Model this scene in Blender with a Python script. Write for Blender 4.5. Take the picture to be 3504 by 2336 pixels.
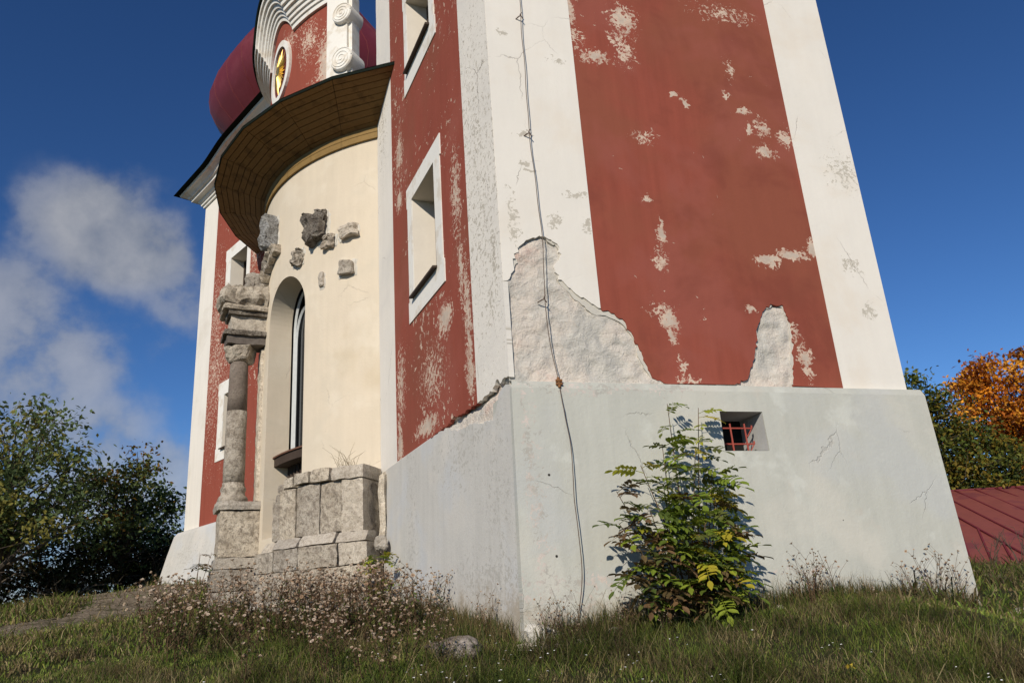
import bpy, bmesh, math, random
import numpy as np
from mathutils import Vector, Matrix, noise

for o in list(bpy.data.objects):
    bpy.data.objects.remove(o)
SC = bpy.context.scene
COL = SC.collection
rad = math.radians
random.seed(7)
RNG = np.random.default_rng(11)

# ------------------------------------------------------------------ camera
EYE = 1.6
PITCH, ROLL = rad(18.6925), rad(-3.9114)
cam = bpy.data.cameras.new('camera')
cam.sensor_width = 36.0
cam.lens = 27.545
cam.clip_start, cam.clip_end = 0.05, 6000
camo = bpy.data.objects.new('camera', cam)
COL.objects.link(camo)
_s, _c = math.sin(PITCH), math.cos(PITCH)
_up0, _x = Vector((0, -_s, _c)), Vector((1, 0, 0))
_f = Vector((0, _c, _s))
_r = _x * math.cos(ROLL) + _up0 * math.sin(ROLL)
_u = -_x * math.sin(ROLL) + _up0 * math.cos(ROLL)
camo.matrix_world = Matrix(((_r.x, _u.x, -_f.x, 0), (_r.y, _u.y, -_f.y, 0), (_r.z, _u.z, -_f.z, EYE), (0, 0, 0, 1)))
SC.camera = camo

# ------------------------------------------------------------------ node helpers
def nd(nt, typ, ins=None, **props):
    n = nt.nodes.new(typ)
    for k, v in props.items():
        setattr(n, k, v)
    for k, v in (ins or {}).items():
        if hasattr(v, 'is_output') or isinstance(v, bpy.types.NodeSocket):
            nt.links.new(v, n.inputs[k])
        else:
            n.inputs[k].default_value = v
    return n

def mth(nt, op, a, b=None, c=None, clamp=False):
    n = nt.nodes.new('ShaderNodeMath'); n.operation = op; n.use_clamp = clamp
    for i, v in enumerate((a, b, c)):
        if v is None: continue
        if isinstance(v, bpy.types.NodeSocket): nt.links.new(v, n.inputs[i])
        else: n.inputs[i].default_value = v
    return n.outputs[0]

def mixc(nt, fac, a, b, blend='MIX'):
    n = nt.nodes.new('ShaderNodeMix'); n.data_type = 'RGBA'; n.blend_type = blend; n.clamp_factor = True
    for k, v in ((0, fac), (6, a), (7, b)):
        if isinstance(v, bpy.types.NodeSocket): nt.links.new(v, n.inputs[k])
        else: n.inputs[k].default_value = v if k == 0 else (tuple(v) + (1,) if len(v) == 3 else v)
    return n.outputs[2]

def smooth(nt, x, lo, hi):
    n = nd(nt, 'ShaderNodeMapRange', {0: x, 1: lo, 2: hi, 3: 0.0, 4: 1.0}, interpolation_type='SMOOTHSTEP')
    return n.outputs[0]

def noi(nt, vec, scale, detail=4.0, rough=0.55, dist=0.0):
    return nd(nt, 'ShaderNodeTexNoise', {'Vector': vec, 'Scale': scale, 'Detail': detail, 'Roughness': rough, 'Distortion': dist}).outputs[0]

# ------------------------------------------------------------------ world, sun, exposure
SUN_AZ, SUN_EL = 197.0, 28.0
W = bpy.data.worlds.new('World'); SC.world = W; W.use_nodes = True
wt = W.node_tree; wt.nodes.clear()
sky = nd(wt, 'ShaderNodeTexSky', sky_type='NISHITA', sun_disc=False, sun_elevation=rad(SUN_EL), sun_rotation=rad(SUN_AZ),
         altitude=900.0, air_density=1.0, dust_density=0.05, ozone_density=3.0)
hs = nd(wt, 'ShaderNodeHueSaturation', {'Saturation': 1.12, 'Value': 0.84, 'Color': sky.outputs[0]})
gm = nd(wt, 'ShaderNodeGamma', {'Color': hs.outputs[0], 'Gamma': 1.22})
tc = nd(wt, 'ShaderNodeTexCoord')
dirv = tc.outputs['Generated']
warp = nd(wt, 'ShaderNodeTexNoise', {'Vector': dirv, 'Scale': 5.0, 'Detail': 3.0}).outputs[1]
wv = nd(wt, 'ShaderNodeVectorMath', {0: warp, 1: (-0.5, -0.5, -0.5)}, operation='ADD').outputs[0]
wv = nd(wt, 'ShaderNodeVectorMath', {0: wv, 'Scale': 0.13}, operation='SCALE').outputs[0]
wd = nd(wt, 'ShaderNodeVectorMath', {0: dirv, 1: wv}, operation='ADD').outputs[0]
blob = None
for (cx_, cy_, cz_), rr_, st_ in (((-.452, .780, .433), .100, 1.0), ((-.416, .815, .400), .085, 1.0), ((-.480, .755, .455), .060, .75),
                                  ((-.390, .840, .355), .070, .62), ((-.555, .765, .325), .115, .80), ((-.530, .800, .270), .120, .80),
                                  ((-.480, .825, .282), .060, .62), ((-.410, .860, .300), .040, .40), ((-.420, .895, .150), .085, .85),
                                  ((-.520, .840, .160), .150, .85), ((-.500, .862, .050), .170, .95), ((-.780, .520, .280), .240, .9), ((-.700, -.550, .380), .240, .9)):
    d = nd(wt, 'ShaderNodeVectorMath', {0: wd, 1: (cx_, cy_, cz_)}, operation='DISTANCE').outputs['Value']
    v = mth(wt, 'MULTIPLY', smooth(wt, d, rr_ * 1.2, rr_ * 0.35), st_)
    blob = v if blob is None else mth(wt, 'MAXIMUM', blob, v)
cn = noi(wt, dirv, 13.0, 8.0, 0.56, 0.0)
cn2 = noi(wt, dirv, 3.5, 3.0, 0.5)
cm = mth(wt, 'MULTIPLY', blob, smooth(wt, mth(wt, 'ADD', cn, mth(wt, 'MULTIPLY', blob, 0.34)), 0.50, 0.80))
cm = mth(wt, 'MULTIPLY', cm, 0.80, clamp=True)
ccol = mixc(wt, smooth(wt, mth(wt, 'ADD', cn, mth(wt, 'MULTIPLY', cn2, 0.4)), 0.45, 0.95), (2.3, 2.6, 3.2), (5.2, 5.2, 5.3))
skyc = mixc(wt, cm, mixc(wt, 1.0, gm.outputs[0], (.72, .80, .92), 'MULTIPLY'), ccol)
bg = nd(wt, 'ShaderNodeBackground', {'Color': skyc, 'Strength': 0.088})
wo = nd(wt, 'ShaderNodeOutputWorld', {'Surface': bg.outputs[0]})

sl = bpy.data.lights.new('sun', 'SUN'); sl.energy = 4.25; sl.angle = rad(0.53); sl.color = (1.0, 0.91, 0.77)
so = bpy.data.objects.new('sun', sl); COL.objects.link(so)
sdir = Vector((math.sin(rad(SUN_AZ)) * math.cos(rad(SUN_EL)), math.cos(rad(SUN_AZ)) * math.cos(rad(SUN_EL)), math.sin(rad(SUN_EL))))
so.rotation_euler = sdir.to_track_quat('Z', 'Y').to_euler()
so.location = sdir * 40
SC.cycles.max_bounces = 5; SC.cycles.diffuse_bounces = 3; SC.cycles.glossy_bounces = 2; SC.cycles.transmission_bounces = 3; SC.cycles.transparent_max_bounces = 4
SC.view_settings.view_transform = 'Standard'
SC.view_settings.look = 'None'
SC.view_settings.exposure = 0.0
SC.view_settings.gamma = 1.0
SC.view_settings.use_curve_mapping = False

# ------------------------------------------------------------------ mesh helpers
def empty(name, loc, label=None, cat=None, group=None):
    o = bpy.data.objects.new(name, None); COL.objects.link(o); o.location = loc
    o.empty_display_size = 0.2
    tag(o, label, cat, group)
    return o

def tag(o, label=None, cat=None, group=None, kind=None):
    for k, v in (('label', label), ('category', cat), ('group', group), ('kind', kind)):
        if v: o[k] = v
    return o

def wloc(o):
    v = Vector((0, 0, 0))
    while o is not None:
        v += o.location; o = o.parent
    return v

def mk(name, verts, faces, mat, parent=None, uvs=None, smooth_=False, cols=None, loc=None):
    """one mesh object; verts in world coordinates, uvs per vertex (metres)"""
    off = wloc(parent) if parent is not None else Vector((0, 0, 0))
    if loc is not None: off = off + Vector(loc) if parent is not None else Vector(loc)
    me = bpy.data.meshes.new(name)
    V = np.asarray(verts, dtype=float).reshape(-1, 3) - np.array(off)
    me.from_pydata(V.tolist() if len(V) < 60000 else V, [], faces)
    if uvs is not None:
        uvl = me.uv_layers.new(name='UVMap')
        li = np.zeros(len(me.loops), dtype=np.int32); me.loops.foreach_get('vertex_index', li)
        uvl.data.foreach_set('uv', np.asarray(uvs, dtype=np.float32)[li].ravel())
    if cols is not None:
        ca = me.color_attributes.new('Col', 'FLOAT_COLOR', 'POINT')
        c4 = np.ones((len(V), 4), dtype=np.float32); c4[:, :3] = np.asarray(cols, dtype=np.float32)
        ca.data.foreach_set('color', c4.ravel())
    if smooth_: me.polygons.foreach_set('use_smooth', np.ones(len(me.polygons), dtype=bool))
    me.materials.append(mat)
    me.update()
    o = bpy.data.objects.new(name, me); COL.objects.link(o)
    if parent is not None: o.parent = parent
    if loc is not None: o.location = loc
    return o

class MB:
    def __init__(s): s.v = []; s.f = []; s.c = []
    def add(s, verts, faces, col=None):
        n = len(s.v); s.v += [tuple(v) for v in verts]; s.f += [tuple(i + n for i in f) for f in faces]
        s.c += [col or (1, 1, 1)] * len(verts)
    def tube(s, pts, radii, sides=6, cap=True, col=None):
        pts = [Vector(p) for p in pts]; V = []; F = []
        if not hasattr(radii, '__len__'): radii = [radii] * len(pts)
        ref = None
        for i, p in enumerate(pts):
            t = (pts[min(i + 1, len(pts) - 1)] - pts[max(i - 1, 0)])
            t = t.normalized() if t.length > 1e-9 else Vector((0, 0, 1))
            if ref is None: ref = t.orthogonal().normalized()
            a = (ref - t * ref.dot(t)); a = a.normalized() if a.length > 1e-6 else t.orthogonal().normalized(); ref = a
            b = t.cross(a)
            for k in range(sides):
                w = 2 * math.pi * k / sides
                V.append(p + (a * math.cos(w) + b * math.sin(w)) * radii[i])
        for i in range(len(pts) - 1):
            for k in range(sides):
                k2 = (k + 1) % sides
                F.append((i * sides + k, i * sides + k2, (i + 1) * sides + k2, (i + 1) * sides + k))
        if cap:
            F.append(tuple(range(sides))[::-1]); F.append(tuple((len(pts) - 1) * sides + k for k in range(sides)))
        s.add(V, F, col)
    def box(s, o, ax, ay, az, col=None):
        """box from corner o with edge vectors"""
        o, ax, ay, az = map(Vector, (o, ax, ay, az))
        V = [o + ax * i + ay * j + az * k for k in (0, 1) for j in (0, 1) for i in (0, 1)]
        s.add(V, [(0, 2, 3, 1), (4, 5, 7, 6), (0, 1, 5, 4), (2, 6, 7, 3), (0, 4, 6, 2), (1, 3, 7, 5)], col)
    def build(s, name, mat, parent=None, smooth_=False, cols=False, loc=None):
        return mk(name, s.v, s.f, mat, parent, None, smooth_, s.c if cols else None, loc)

def fill2d(loops):
    """triangulate outer loop + holes given in 2D; returns vertex list and faces"""
    bm = bmesh.new(); ed = []
    pts = []
    for lp in loops:
        vs = [bm.verts.new((p[0], p[1], 0)) for p in lp]
        pts += list(lp)
        for i in range(len(vs)): ed.append(bm.edges.new((vs[i], vs[(i + 1) % len(vs)])))
    bm.verts.index_update()
    bmesh.ops.triangle_fill(bm, use_beauty=True, use_dissolve=False, edges=ed, normal=(0, 0, 1))
    fs = []
    for f in bm.faces:
        idx = [v.index for v in f.verts]
        if f.normal.z < 0: idx.reverse()
        fs.append(tuple(idx))
    bm.free()
    return pts, fs

def area2(lp):
    return sum(lp[i][0] * lp[(i + 1) % len(lp)][1] - lp[(i + 1) % len(lp)][0] * lp[i][1] for i in range(len(lp)))

def sheet(name, outer, holes, fn, d0, d1, mat, parent, back=False):
    """solid slab whose front (depth d1) and back (d0) outlines are the 2D loops mapped by fn(s,z,d)"""
    loops = [outer if area2(outer) > 0 else outer[::-1]] + [h if area2(h) < 0 else h[::-1] for h in holes]
    pts, fs = fill2d(loops)
    n = len(pts)
    V = [fn(p[0], p[1], d1) for p in pts]; UV = list(pts)
    F = list(fs)
    base = 0
    for lp in loops:
        m = len(lp); b0 = len(V)
        for p in lp: V.append(fn(p[0], p[1], d1)); UV.append(p)
        for p in lp: V.append(fn(p[0], p[1], d0)); UV.append((p[0] + .001, p[1]))
        for i in range(m):
            j = (i + 1) % m
            F.append((b0 + i, b0 + m + i, b0 + m + j, b0 + j))
    if back:
        b0 = len(V)
        for p in pts: V.append(fn(p[0], p[1], d0)); UV.append(p)
        F += [tuple(b0 + i for i in f[::-1]) for f in fs]
    # front orientation: make the front normals point along +d
    a, b, c = (Vector(V[i]) for i in fs[0])
    outv = Vector(fn(pts[0][0], pts[0][1], 1.0)) - Vector(fn(pts[0][0], pts[0][1], 0.0))
    if (b - a).cross(c - a).dot(outv) < 0: F = [f[::-1] for f in F]
    return mk(name, V, F, mat, parent, UV)

def rough(pts, step=0.05, amp=0.015, seed=0, closed=False):
    """subdivide a polyline and shake it"""
    rr = random.Random(seed); out = []
    m = len(pts) if closed else len(pts) - 1
    for i in range(m):
        a, b = pts[i], pts[(i + 1) % len(pts)]
        L = math.hypot(b[0] - a[0], b[1] - a[1]); k = max(1, int(L / step))
        for j in range(k):
            t = j / k
            e = 0 if (j == 0 and i == 0 and not closed) else amp
            out.append((a[0] + (b[0] - a[0]) * t + rr.uniform(-e, e), a[1] + (b[1] - a[1]) * t + rr.uniform(-e, e)))
    if not closed: out.append(pts[-1])
    return out

def rect(a, b, c, d): return [(a, c), (b, c), (b, d), (a, d)]

# ------------------------------------------------------------------ materials
def newmat(name, rough_=0.9, spec=0.2):
    m = bpy.data.materials.new(name); m.use_nodes = True
    nt = m.node_tree; nt.nodes.clear()
    out = nt.nodes.new('ShaderNodeOutputMaterial'); bs = nt.nodes.new('ShaderNodeBsdfPrincipled')
    bs.inputs['Roughness'].default_value = rough_; bs.inputs['Specular IOR Level'].default_value = spec
    nt.links.new(bs.outputs[0], out.inputs[0])
    return m, nt, bs

def bump(nt, bs, h, strength=0.4, dist=0.01):
    b = nd(nt, 'ShaderNodeBump', {'Height': h, 'Strength': strength, 'Distance': dist})
    nt.links.new(b.outputs[0], bs.inputs['Normal'])

def plaster(name, base, under, under2=None, patches=(), speck=(7.0, 0.70), zone=(0.9, 0.50), tone=0.10, streak=0.06, dirt=None, dark=(), bumpd=0.006, flat=1.0, cracks=0.0, splash=0.0):
    """painted lime plaster in UV metres: flaking specks, flaked patches with their own outline, weathering"""
    m, nt, bs = newmat(name, 0.92, 0.12)
    uv = nd(nt, 'ShaderNodeUVMap').outputs[0]
    big = noi(nt, uv, 0.8, 3.0, 0.6); mid = noi(nt, uv, 4.0, 4.0, 0.65); fine = noi(nt, uv, 26.0, 3.0, 0.7); grain = noi(nt, uv, 120.0, 1.0, 0.6)
    st = nd(nt, 'ShaderNodeMapping', {'Vector': uv, 'Scale': (5.0, 0.45, 1.0)}).outputs[0]
    strk = noi(nt, st, 1.6, 3.0, 0.6)
    v = mth(nt, 'ADD', mth(nt, 'MULTIPLY', mth(nt, 'SUBTRACT', big, 0.5), tone * 2.6), mth(nt, 'MULTIPLY', mth(nt, 'SUBTRACT', strk, 0.5), streak * 3.0))
    v = mth(nt, 'ADD', v, mth(nt, 'MULTIPLY', mth(nt, 'SUBTRACT', fine, 0.5), tone * 0.8))
    v = mth(nt, 'ADD', v, 1.0)
    colr = mixc(nt, 1.0, base, nd(nt, 'ShaderNodeCombineColor', {0: v, 1: v, 2: v}).outputs[0], 'MULTIPLY')
    if dirt:
        for dcol, sc_, lo, hi, amt in dirt:
            dn = noi(nt, uv, sc_, 4.0, 0.6, 0.3)
            colr = mixc(nt, mth(nt, 'MULTIPLY', smooth(nt, dn, lo, hi), amt), colr, dcol)
    # flaking
    wn = nd(nt, 'ShaderNodeTexNoise', {'Vector': uv, 'Scale': 6.0, 'Detail': 3.0, 'Roughness': 0.7}).outputs[1]
    wv_ = nd(nt, 'ShaderNodeVectorMath', {0: wn, 1: (-.5, -.5, -.5)}, operation='ADD').outputs[0]
    wv_ = nd(nt, 'ShaderNodeVectorMath', {0: wv_, 'Scale': 0.22}, operation='SCALE').outputs[0]
    uvw = nd(nt, 'ShaderNodeVectorMath', {0: uv, 1: wv_}, operation='ADD').outputs[0]
    sp = noi(nt, uvw, speck[0], 4.0, 0.62)
    zn = noi(nt, uv, zone[0], 3.0, 0.5)
    thr = mth(nt, 'SUBTRACT', speck[1] + 0.12, mth(nt, 'MULTIPLY', smooth(nt, zn, zone[1] - 0.08, zone[1] + 0.14), 0.12))
    mask = smk = smooth(nt, mth(nt, 'SUBTRACT', sp, thr), 0.0, 0.018)
    pv = None
    for (u_, v_, ru, rv, s_) in patches:
        a = nd(nt, 'ShaderNodeVectorMath', {0: uvw, 1: (u_, v_, 0)}, operation='SUBTRACT').outputs[0]
        a = nd(nt, 'ShaderNodeVectorMath', {0: a, 1: (1 / ru, 1 / rv, 0)}, operation='MULTIPLY').outputs[0]
        l = nd(nt, 'ShaderNodeVectorMath', {0: a}, operation='LENGTH').outputs['Value']
        t = mth(nt, 'MULTIPLY', mth(nt, 'SUBTRACT', 1.0, l), s_)
        pv = t if pv is None else mth(nt, 'MAXIMUM', pv, t)
    if pv is not None:
        brk = noi(nt, uvw, 19.0, 4.0, 0.7)
        pm = smooth(nt, mth(nt, 'ADD', pv, mth(nt, 'MULTIPLY', mth(nt, 'SUBTRACT', brk, 0.55), 4.0)), 0.0, 0.12)
        pm = mth(nt, 'MULTIPLY', pm, smooth(nt, pv, -0.55, -0.25))
        mask = mth(nt, 'MAXIMUM', mask, pm)
    u2 = under2 or under
    ucol = mixc(nt, smooth(nt, mid, 0.42, 0.62), under, u2)
    if pv is not None:
        core = smooth(nt, mth(nt, 'ADD', pv, mth(nt, 'MULTIPLY', mth(nt, 'SUBTRACT', brk, 0.60), 4.0)), 0.25, 0.32)
        ucol = mixc(nt, mth(nt, 'MULTIPLY', core, 0.55), ucol, (.46, .42, .36))
    colr = mixc(nt, mask, colr, ucol)
    if splash:
        zc_ = nd(nt, 'ShaderNodeSeparateXYZ', {0: uv}).outputs[1]
        sm = mth(nt, 'ADD', mth(nt, 'SUBTRACT', splash, zc_), mth(nt, 'MULTIPLY', mth(nt, 'SUBTRACT', mid, 0.5), 0.9))
        colr = mixc(nt, mth(nt, 'MULTIPLY', smooth(nt, sm, -.12, .28), .7), colr, (.42, .35, .27))
        colr = mixc(nt, mth(nt, 'MULTIPLY', smooth(nt, mth(nt, 'ADD', sm, mth(nt, 'MULTIPLY', mth(nt, 'SUBTRACT', fine, .5), .8)), .02, .16), .35), colr, (.27, .235, .17))
    hgt = mth(nt, 'ADD', mth(nt, 'MULTIPLY', smk, -0.55), mth(nt, 'MULTIPLY', fine, 0.35))
    hgt = mth(nt, 'ADD', hgt, mth(nt, 'MULTIPLY', mid, 0.9 * flat)); hgt = mth(nt, 'ADD', hgt, mth(nt, 'MULTIPLY', grain, 0.10))
    if cracks:
        cw = nd(nt, 'ShaderNodeVectorMath', {0: uv, 1: nd(nt, 'ShaderNodeVectorMath', {0: wv_, 'Scale': 0.45}, operation='SCALE').outputs[0]}, operation='ADD').outputs[0]
        vo = nd(nt, 'ShaderNodeTexVoronoi', {'Vector': cw, 'Scale': 1.1}, feature='DISTANCE_TO_EDGE').outputs[0]
        cr = mth(nt, 'MULTIPLY', smooth(nt, vo, 0.006, 0.001), smooth(nt, noi(nt, uv, 1.1, 2.0), 0.52, 0.62))
        colr = mixc(nt, mth(nt, 'MULTIPLY', cr, cracks), colr, (.23, .20, .17))
        hgt = mth(nt, 'SUBTRACT', hgt, mth(nt, 'MULTIPLY', cr, 0.5))
    for (u_, v_, r_) in dark:
        a = nd(nt, 'ShaderNodeVectorMath', {0: uv, 1: (u_, v_, 0)}, operation='DISTANCE').outputs['Value']
        colr = mixc(nt, smooth(nt, a, r_, r_ * 0.7), colr, (.03, .028, .025))
    nt.links.new(colr, bs.inputs['Base Color'])
    bump(nt, bs, hgt, 0.75, bumpd)
    return m

def solid(name, col, rough_=0.8, var=0.12, scale=6.0, bumpd=0.004, spec=0.25, metal=0.0, col2=None):
    m, nt, bs = newmat(name, rough_, spec)
    oc = nd(nt, 'ShaderNodeTexCoord').outputs['Object']
    n1 = noi(nt, oc, scale, 6.0, 0.65); n2 = noi(nt, oc, scale * 7, 4.0, 0.6)
    v = mth(nt, 'ADD', 1.0, mth(nt, 'ADD', mth(nt, 'MULTIPLY', mth(nt, 'SUBTRACT', n1, 0.5), var * 3), mth(nt, 'MULTIPLY', mth(nt, 'SUBTRACT', n2, 0.5), var * 1.2)))
    c = mixc(nt, 1.0, col, nd(nt, 'ShaderNodeCombineColor', {0: v, 1: v, 2: v}).outputs[0], 'MULTIPLY')
    if col2: c = mixc(nt, smooth(nt, n1, 0.5, 0.62), c, col2)
    nt.links.new(c, bs.inputs['Base Color']); bs.inputs['Metallic'].default_value = metal
    if bumpd: bump(nt, bs, mth(nt, 'ADD', n1, mth(nt, 'MULTIPLY', n2, 0.4)), 0.7, bumpd)
    return m

def stone(name, col, dark, light, scale=3.0, bumpd=0.03, darkamt=0.8):
    m, nt, bs = newmat(name, 0.95, 0.1)
    oc = nd(nt, 'ShaderNodeTexCoord').outputs['Object']
    n1 = noi(nt, oc, scale, 8.0, 0.7); n2 = noi(nt, oc, scale * 4.2, 7.0, 0.82, 0.2); n3 = noi(nt, oc, scale * 20, 4.0, 0.75)
    vo = nd(nt, 'ShaderNodeTexVoronoi', {'Vector': oc, 'Scale': scale * 6}).outputs[0]
    c = mixc(nt, smooth(nt, n1, 0.35, 0.65), col, light)
    rnd = nd(nt, 'ShaderNodeObjectInfo').outputs['Random']
    c = mixc(nt, 1.0, c, nd(nt, 'ShaderNodeCombineColor', {0: mth(nt, 'ADD', .78, mth(nt, 'MULTIPLY', rnd, .42)), 1: mth(nt, 'ADD', .78, mth(nt, 'MULTIPLY', rnd, .38)), 2: mth(nt, 'ADD', .80, mth(nt, 'MULTIPLY', rnd, .30))}).outputs[0], 'MULTIPLY')
    c = mixc(nt, mth(nt, 'MULTIPLY', smooth(nt, n2, 0.47, 0.60), darkamt), c, dark)
    c = mixc(nt, mth(nt, 'MULTIPLY', smooth(nt, n3, 0.52, 0.64), 0.7), c, dark)
    c = mixc(nt, mth(nt, 'MULTIPLY', smooth(nt, n3, 0.36, 0.26), 0.5), c, light)
    nt.links.new(c, bs.inputs['Base Color'])
    h = mth(nt, 'ADD', mth(nt, 'MULTIPLY', n2, 0.8), mth(nt, 'ADD', mth(nt, 'MULTIPLY', n3, 0.35), mth(nt, 'MULTIPLY', vo, 0.35)))
    bump(nt, bs, h, 0.9, bumpd)
    return m

def leafmat(name, use='attr', transl=0.35, rough_=0.55):
    m = bpy.data.materials.new(name); m.use_nodes = True
    nt = m.node_tree; nt.nodes.clear()
    out = nt.nodes.new('ShaderNodeOutputMaterial')
    bs = nd(nt, 'ShaderNodeBsdfPrincipled', {'Roughness': rough_, 'Specular IOR Level': 0.18})
    if use == 'attr': c = nd(nt, 'ShaderNodeAttribute', attribute_name='Col').outputs[0]
    else: c = nd(nt, 'ShaderNodeObjectInfo').outputs['Color']
    oc = nd(nt, 'ShaderNodeTexCoord').outputs['Object']
    v = mth(nt, 'ADD', 0.72, mth(nt, 'MULTIPLY', noi(nt, oc, 9.0, 4.0, 0.6), 0.56))
    c = mixc(nt, 1.0, c, nd(nt, 'ShaderNodeCombineColor', {0: v, 1: v, 2: v}).outputs[0], 'MULTIPLY')
    nt.links.new(c, bs.inputs['Base Color'])
    tr = nd(nt, 'ShaderNodeBsdfTranslucent', {'Color': c})
    mx = nd(nt, 'ShaderNodeMixShader', {0: transl, 1: bs.outputs[0], 2: tr.outputs[0]})
    nt.links.new(mx.outputs[0], out.inputs[0])
    return m

RED = (.268, .070, .047); REDUND = (.60, .46, .36); REDUND2 = (.46, .31, .24)
WHITE = (.74, .70, .635); WUND = (.50, .46, .39)
M = {}
M['red_side'] = plaster('red_plaster_side', RED, REDUND, REDUND2, speck=(8.0, 0.645), zone=(0.7, 0.54), tone=0.10, streak=0.13, flat=.6,
    patches=[(1.68, 8.02, .18, .22, .8), (1.6, 7.72, .10, .2, .5), (1.27, 7.42, .20, .10, .8), (1.65, 7.54, .12, .16, .6), (1.05, 7.65, .09, .16, .5),
             (2.22, 7.05, .08, .03, 1.3), (2.35, 6.97, .06, .06, 1.6), (2.93, 7.16, .05, .05, 1.3), (3.14, 6.98, .08, .07, 1.0), (3.15, 6.73, .06, .10, 1.3),
             (3.35, 6.77, .10, .14, .9), (3.34, 6.44, .16, .09, 1.2), (3.64, 6.67, .12, .14, 1.1), (3.04, 7.56, .06, .14, .6), (1.675, 5.65, .06, .05, 1.2),
             (1.80, 5.24, .05, .17, 1.2), (1.75, 4.95, .07, .14, .6), (3.08, 5.03, .17, .08, 1.7), (3.42, 5.12, .22, .08, 1.2), (3.72, 5.24, .10, .12, 1.5), (1.02, 8.04, .07, .2, 1.0),
             (3.09, 8.4, .3, .1, .4), (1.75, 6.45, .15, .07, .5), (1.77, 4.25, .10, .12, 1.3), (1.77, 4.10, .07, .12, 1.2), (1.68, 4.38, .14, .06, .6),
             (1.83, 3.79, .06, .12, .7), (1.88, 3.62, .14, .04, .6), (3.32, 3.92, .08, .16, 1.3), (3.33, 3.75, .07, .10, 1.0), (3.27, 4.2, .06, .12, .7), (2.75, 4.44, .06, .04, .8)],
    dirt=[((.235, .080, .048), 0.42, .40, .58, .6), ((.29, .088, .066), 0.7, .48, .62, .6), ((.185, .050, .035), 1.0, .50, .66, .5)], bumpd=.005)
M['red_front'] = plaster('red_plaster_front', RED, REDUND, REDUND2, speck=(9.0, 0.585), zone=(0.6, 0.47), tone=0.10, streak=0.08, flat=.6,
    patches=[(1.75, 4.85, .28, .20, 1.2), (3.8, 3.8, .14, .45, 1.0), (2.6, 3.75, .5, .12, 1.1), (1.0, 4.5, .12, .9, .8), (1.15, 5.2, .10, .5, .7), (3.55, 8.15, .2, .35, .9), (1.0, 3.95, .14, .3, .9),
             (2.3, 4.3, .4, .3, .5), (3.7, 4.6, .2, .5, .7), (1.2, 6.2, .16, .6, .6), (3.6, 7.4, .18, .2, 1.0)],
    dirt=[((.22, .08, .05), 0.5, .45, .62, .5), ((.31, .10, .075), 0.8, .5, .66, .4)], bumpd=.008)
M['red_wing'] = plaster('red_plaster_wing', RED, REDUND, REDUND2, speck=(10.0, 0.60), zone=(0.45, 0.50), tone=0.1, streak=0.12, flat=.6,
    patches=[(1.3, 7.6, .7, 1.2, .25), (1.2, 9.0, .5, .9, .25), (3.4, 10, .3, .5, .4)], bumpd=.006)
M['white_side'] = plaster('white_plaster_side', WHITE, WUND, speck=(6.0, 0.745), zone=(0.8, 0.62), tone=0.05, streak=0.03, flat=.7, cracks=.55,
    patches=[(.33, 6.28, .10, .04, 1.3), (.30, 5.95, .06, .03, .9), (.36, 5.85, .10, .03, .7), (.85, 5.62, .12, .05, .9), (.80, 7.3, .10, .04, .6), (.15, 7.55, .05, .07, 1.2), (.95, 5.3, .05, .12, 1.1), (.6, 5.3, .08, .08, .6), (.14, 5.3, .05, .3, .6),
             (4.2, 5.05, .12, .10, .6), (4.4, 6.3, .2, .2, .4), (4.3, 4.5, .1, .08, .6)], dirt=[((.70, .62, .52), 0.9, .5, .68, .5), ((.62, .60, .56), 0.5, .55, .7, .35)], bumpd=.006)
M['white_front'] = plaster('white_plaster_front', WHITE, WUND, (.42, .38, .32), speck=(7.0, 0.73), zone=(0.7, 0.58), tone=0.05, streak=0.04, flat=.7, cracks=.8,
    patches=[(.5, 6.5, .30, .6, .1), (.4, 5.6, .3, .5, .1), (.18, 4.9, .06, .5, .5), (.35, 4.5, .12, .2, .3), (4.5, 9.3, .15, .5, .2)],
    dirt=[((.60, .58, .55), 0.7, .5, .7, .4)], bumpd=.012)
M['white_wing'] = plaster('white_plaster_wing', WHITE, WUND, speck=(5.0, 0.73), tone=0.05, streak=0.06, flat=.6, dirt=[((.6, .55, .47), 0.9, .52, .68, .5)], bumpd=.006)
M['cream'] = plaster('cream_plaster', (.62, .54, .425), (.68, .61, .50), speck=(2.2, 0.70), zone=(.6, .55), tone=0.10, streak=0.05, flat=.8, cracks=.25, dirt=[((.54, .485, .39), 0.8, .48, .64, .45), ((.68, .61, .50), 1.3, .52, .66, .5), ((.50, .41, .28), .6, .58, .72, .5)], bumpd=.008)
M['plinth'] = plaster('grey_plinth_render', (.485, .485, .435), (.41, .395, .355), (.60, .52, .47), speck=(9.0, 0.76), zone=(.8, .62), tone=0.08, streak=0.08, flat=.9, cracks=.25,
    patches=[(.10, 2.9, .05, .7, .3), (.9, 3.50, .8, .05, .4), (1.6, 3.5, .3, .04, .5), (.14, 2.1, .05, .7, .2), (.45, 1.77, .55, .05, .5), (.5, 1.66, .4, .09, .15), (2.75, 1.76, .42, .022, 1.1), (2.05, 1.72, .10, .05, .8), (.15, 1.45, .25, .12, .5)],
    dirt=[((.60, .57, .50), 0.7, .50, .66, .55), ((.47, .48, .47), 0.55, .50, .62, .6), ((.56, .48, .40), 1.3, .60, .74, .4), ((.62, .63, .58), 2.0, .56, .68, .4)], splash=1.58, dark=[(.27, 2.69, .014), (.275, 1.99, .014), (2.9, 1.9, .008), (3.3, 2.2, .007)], bumpd=.010)
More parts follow.
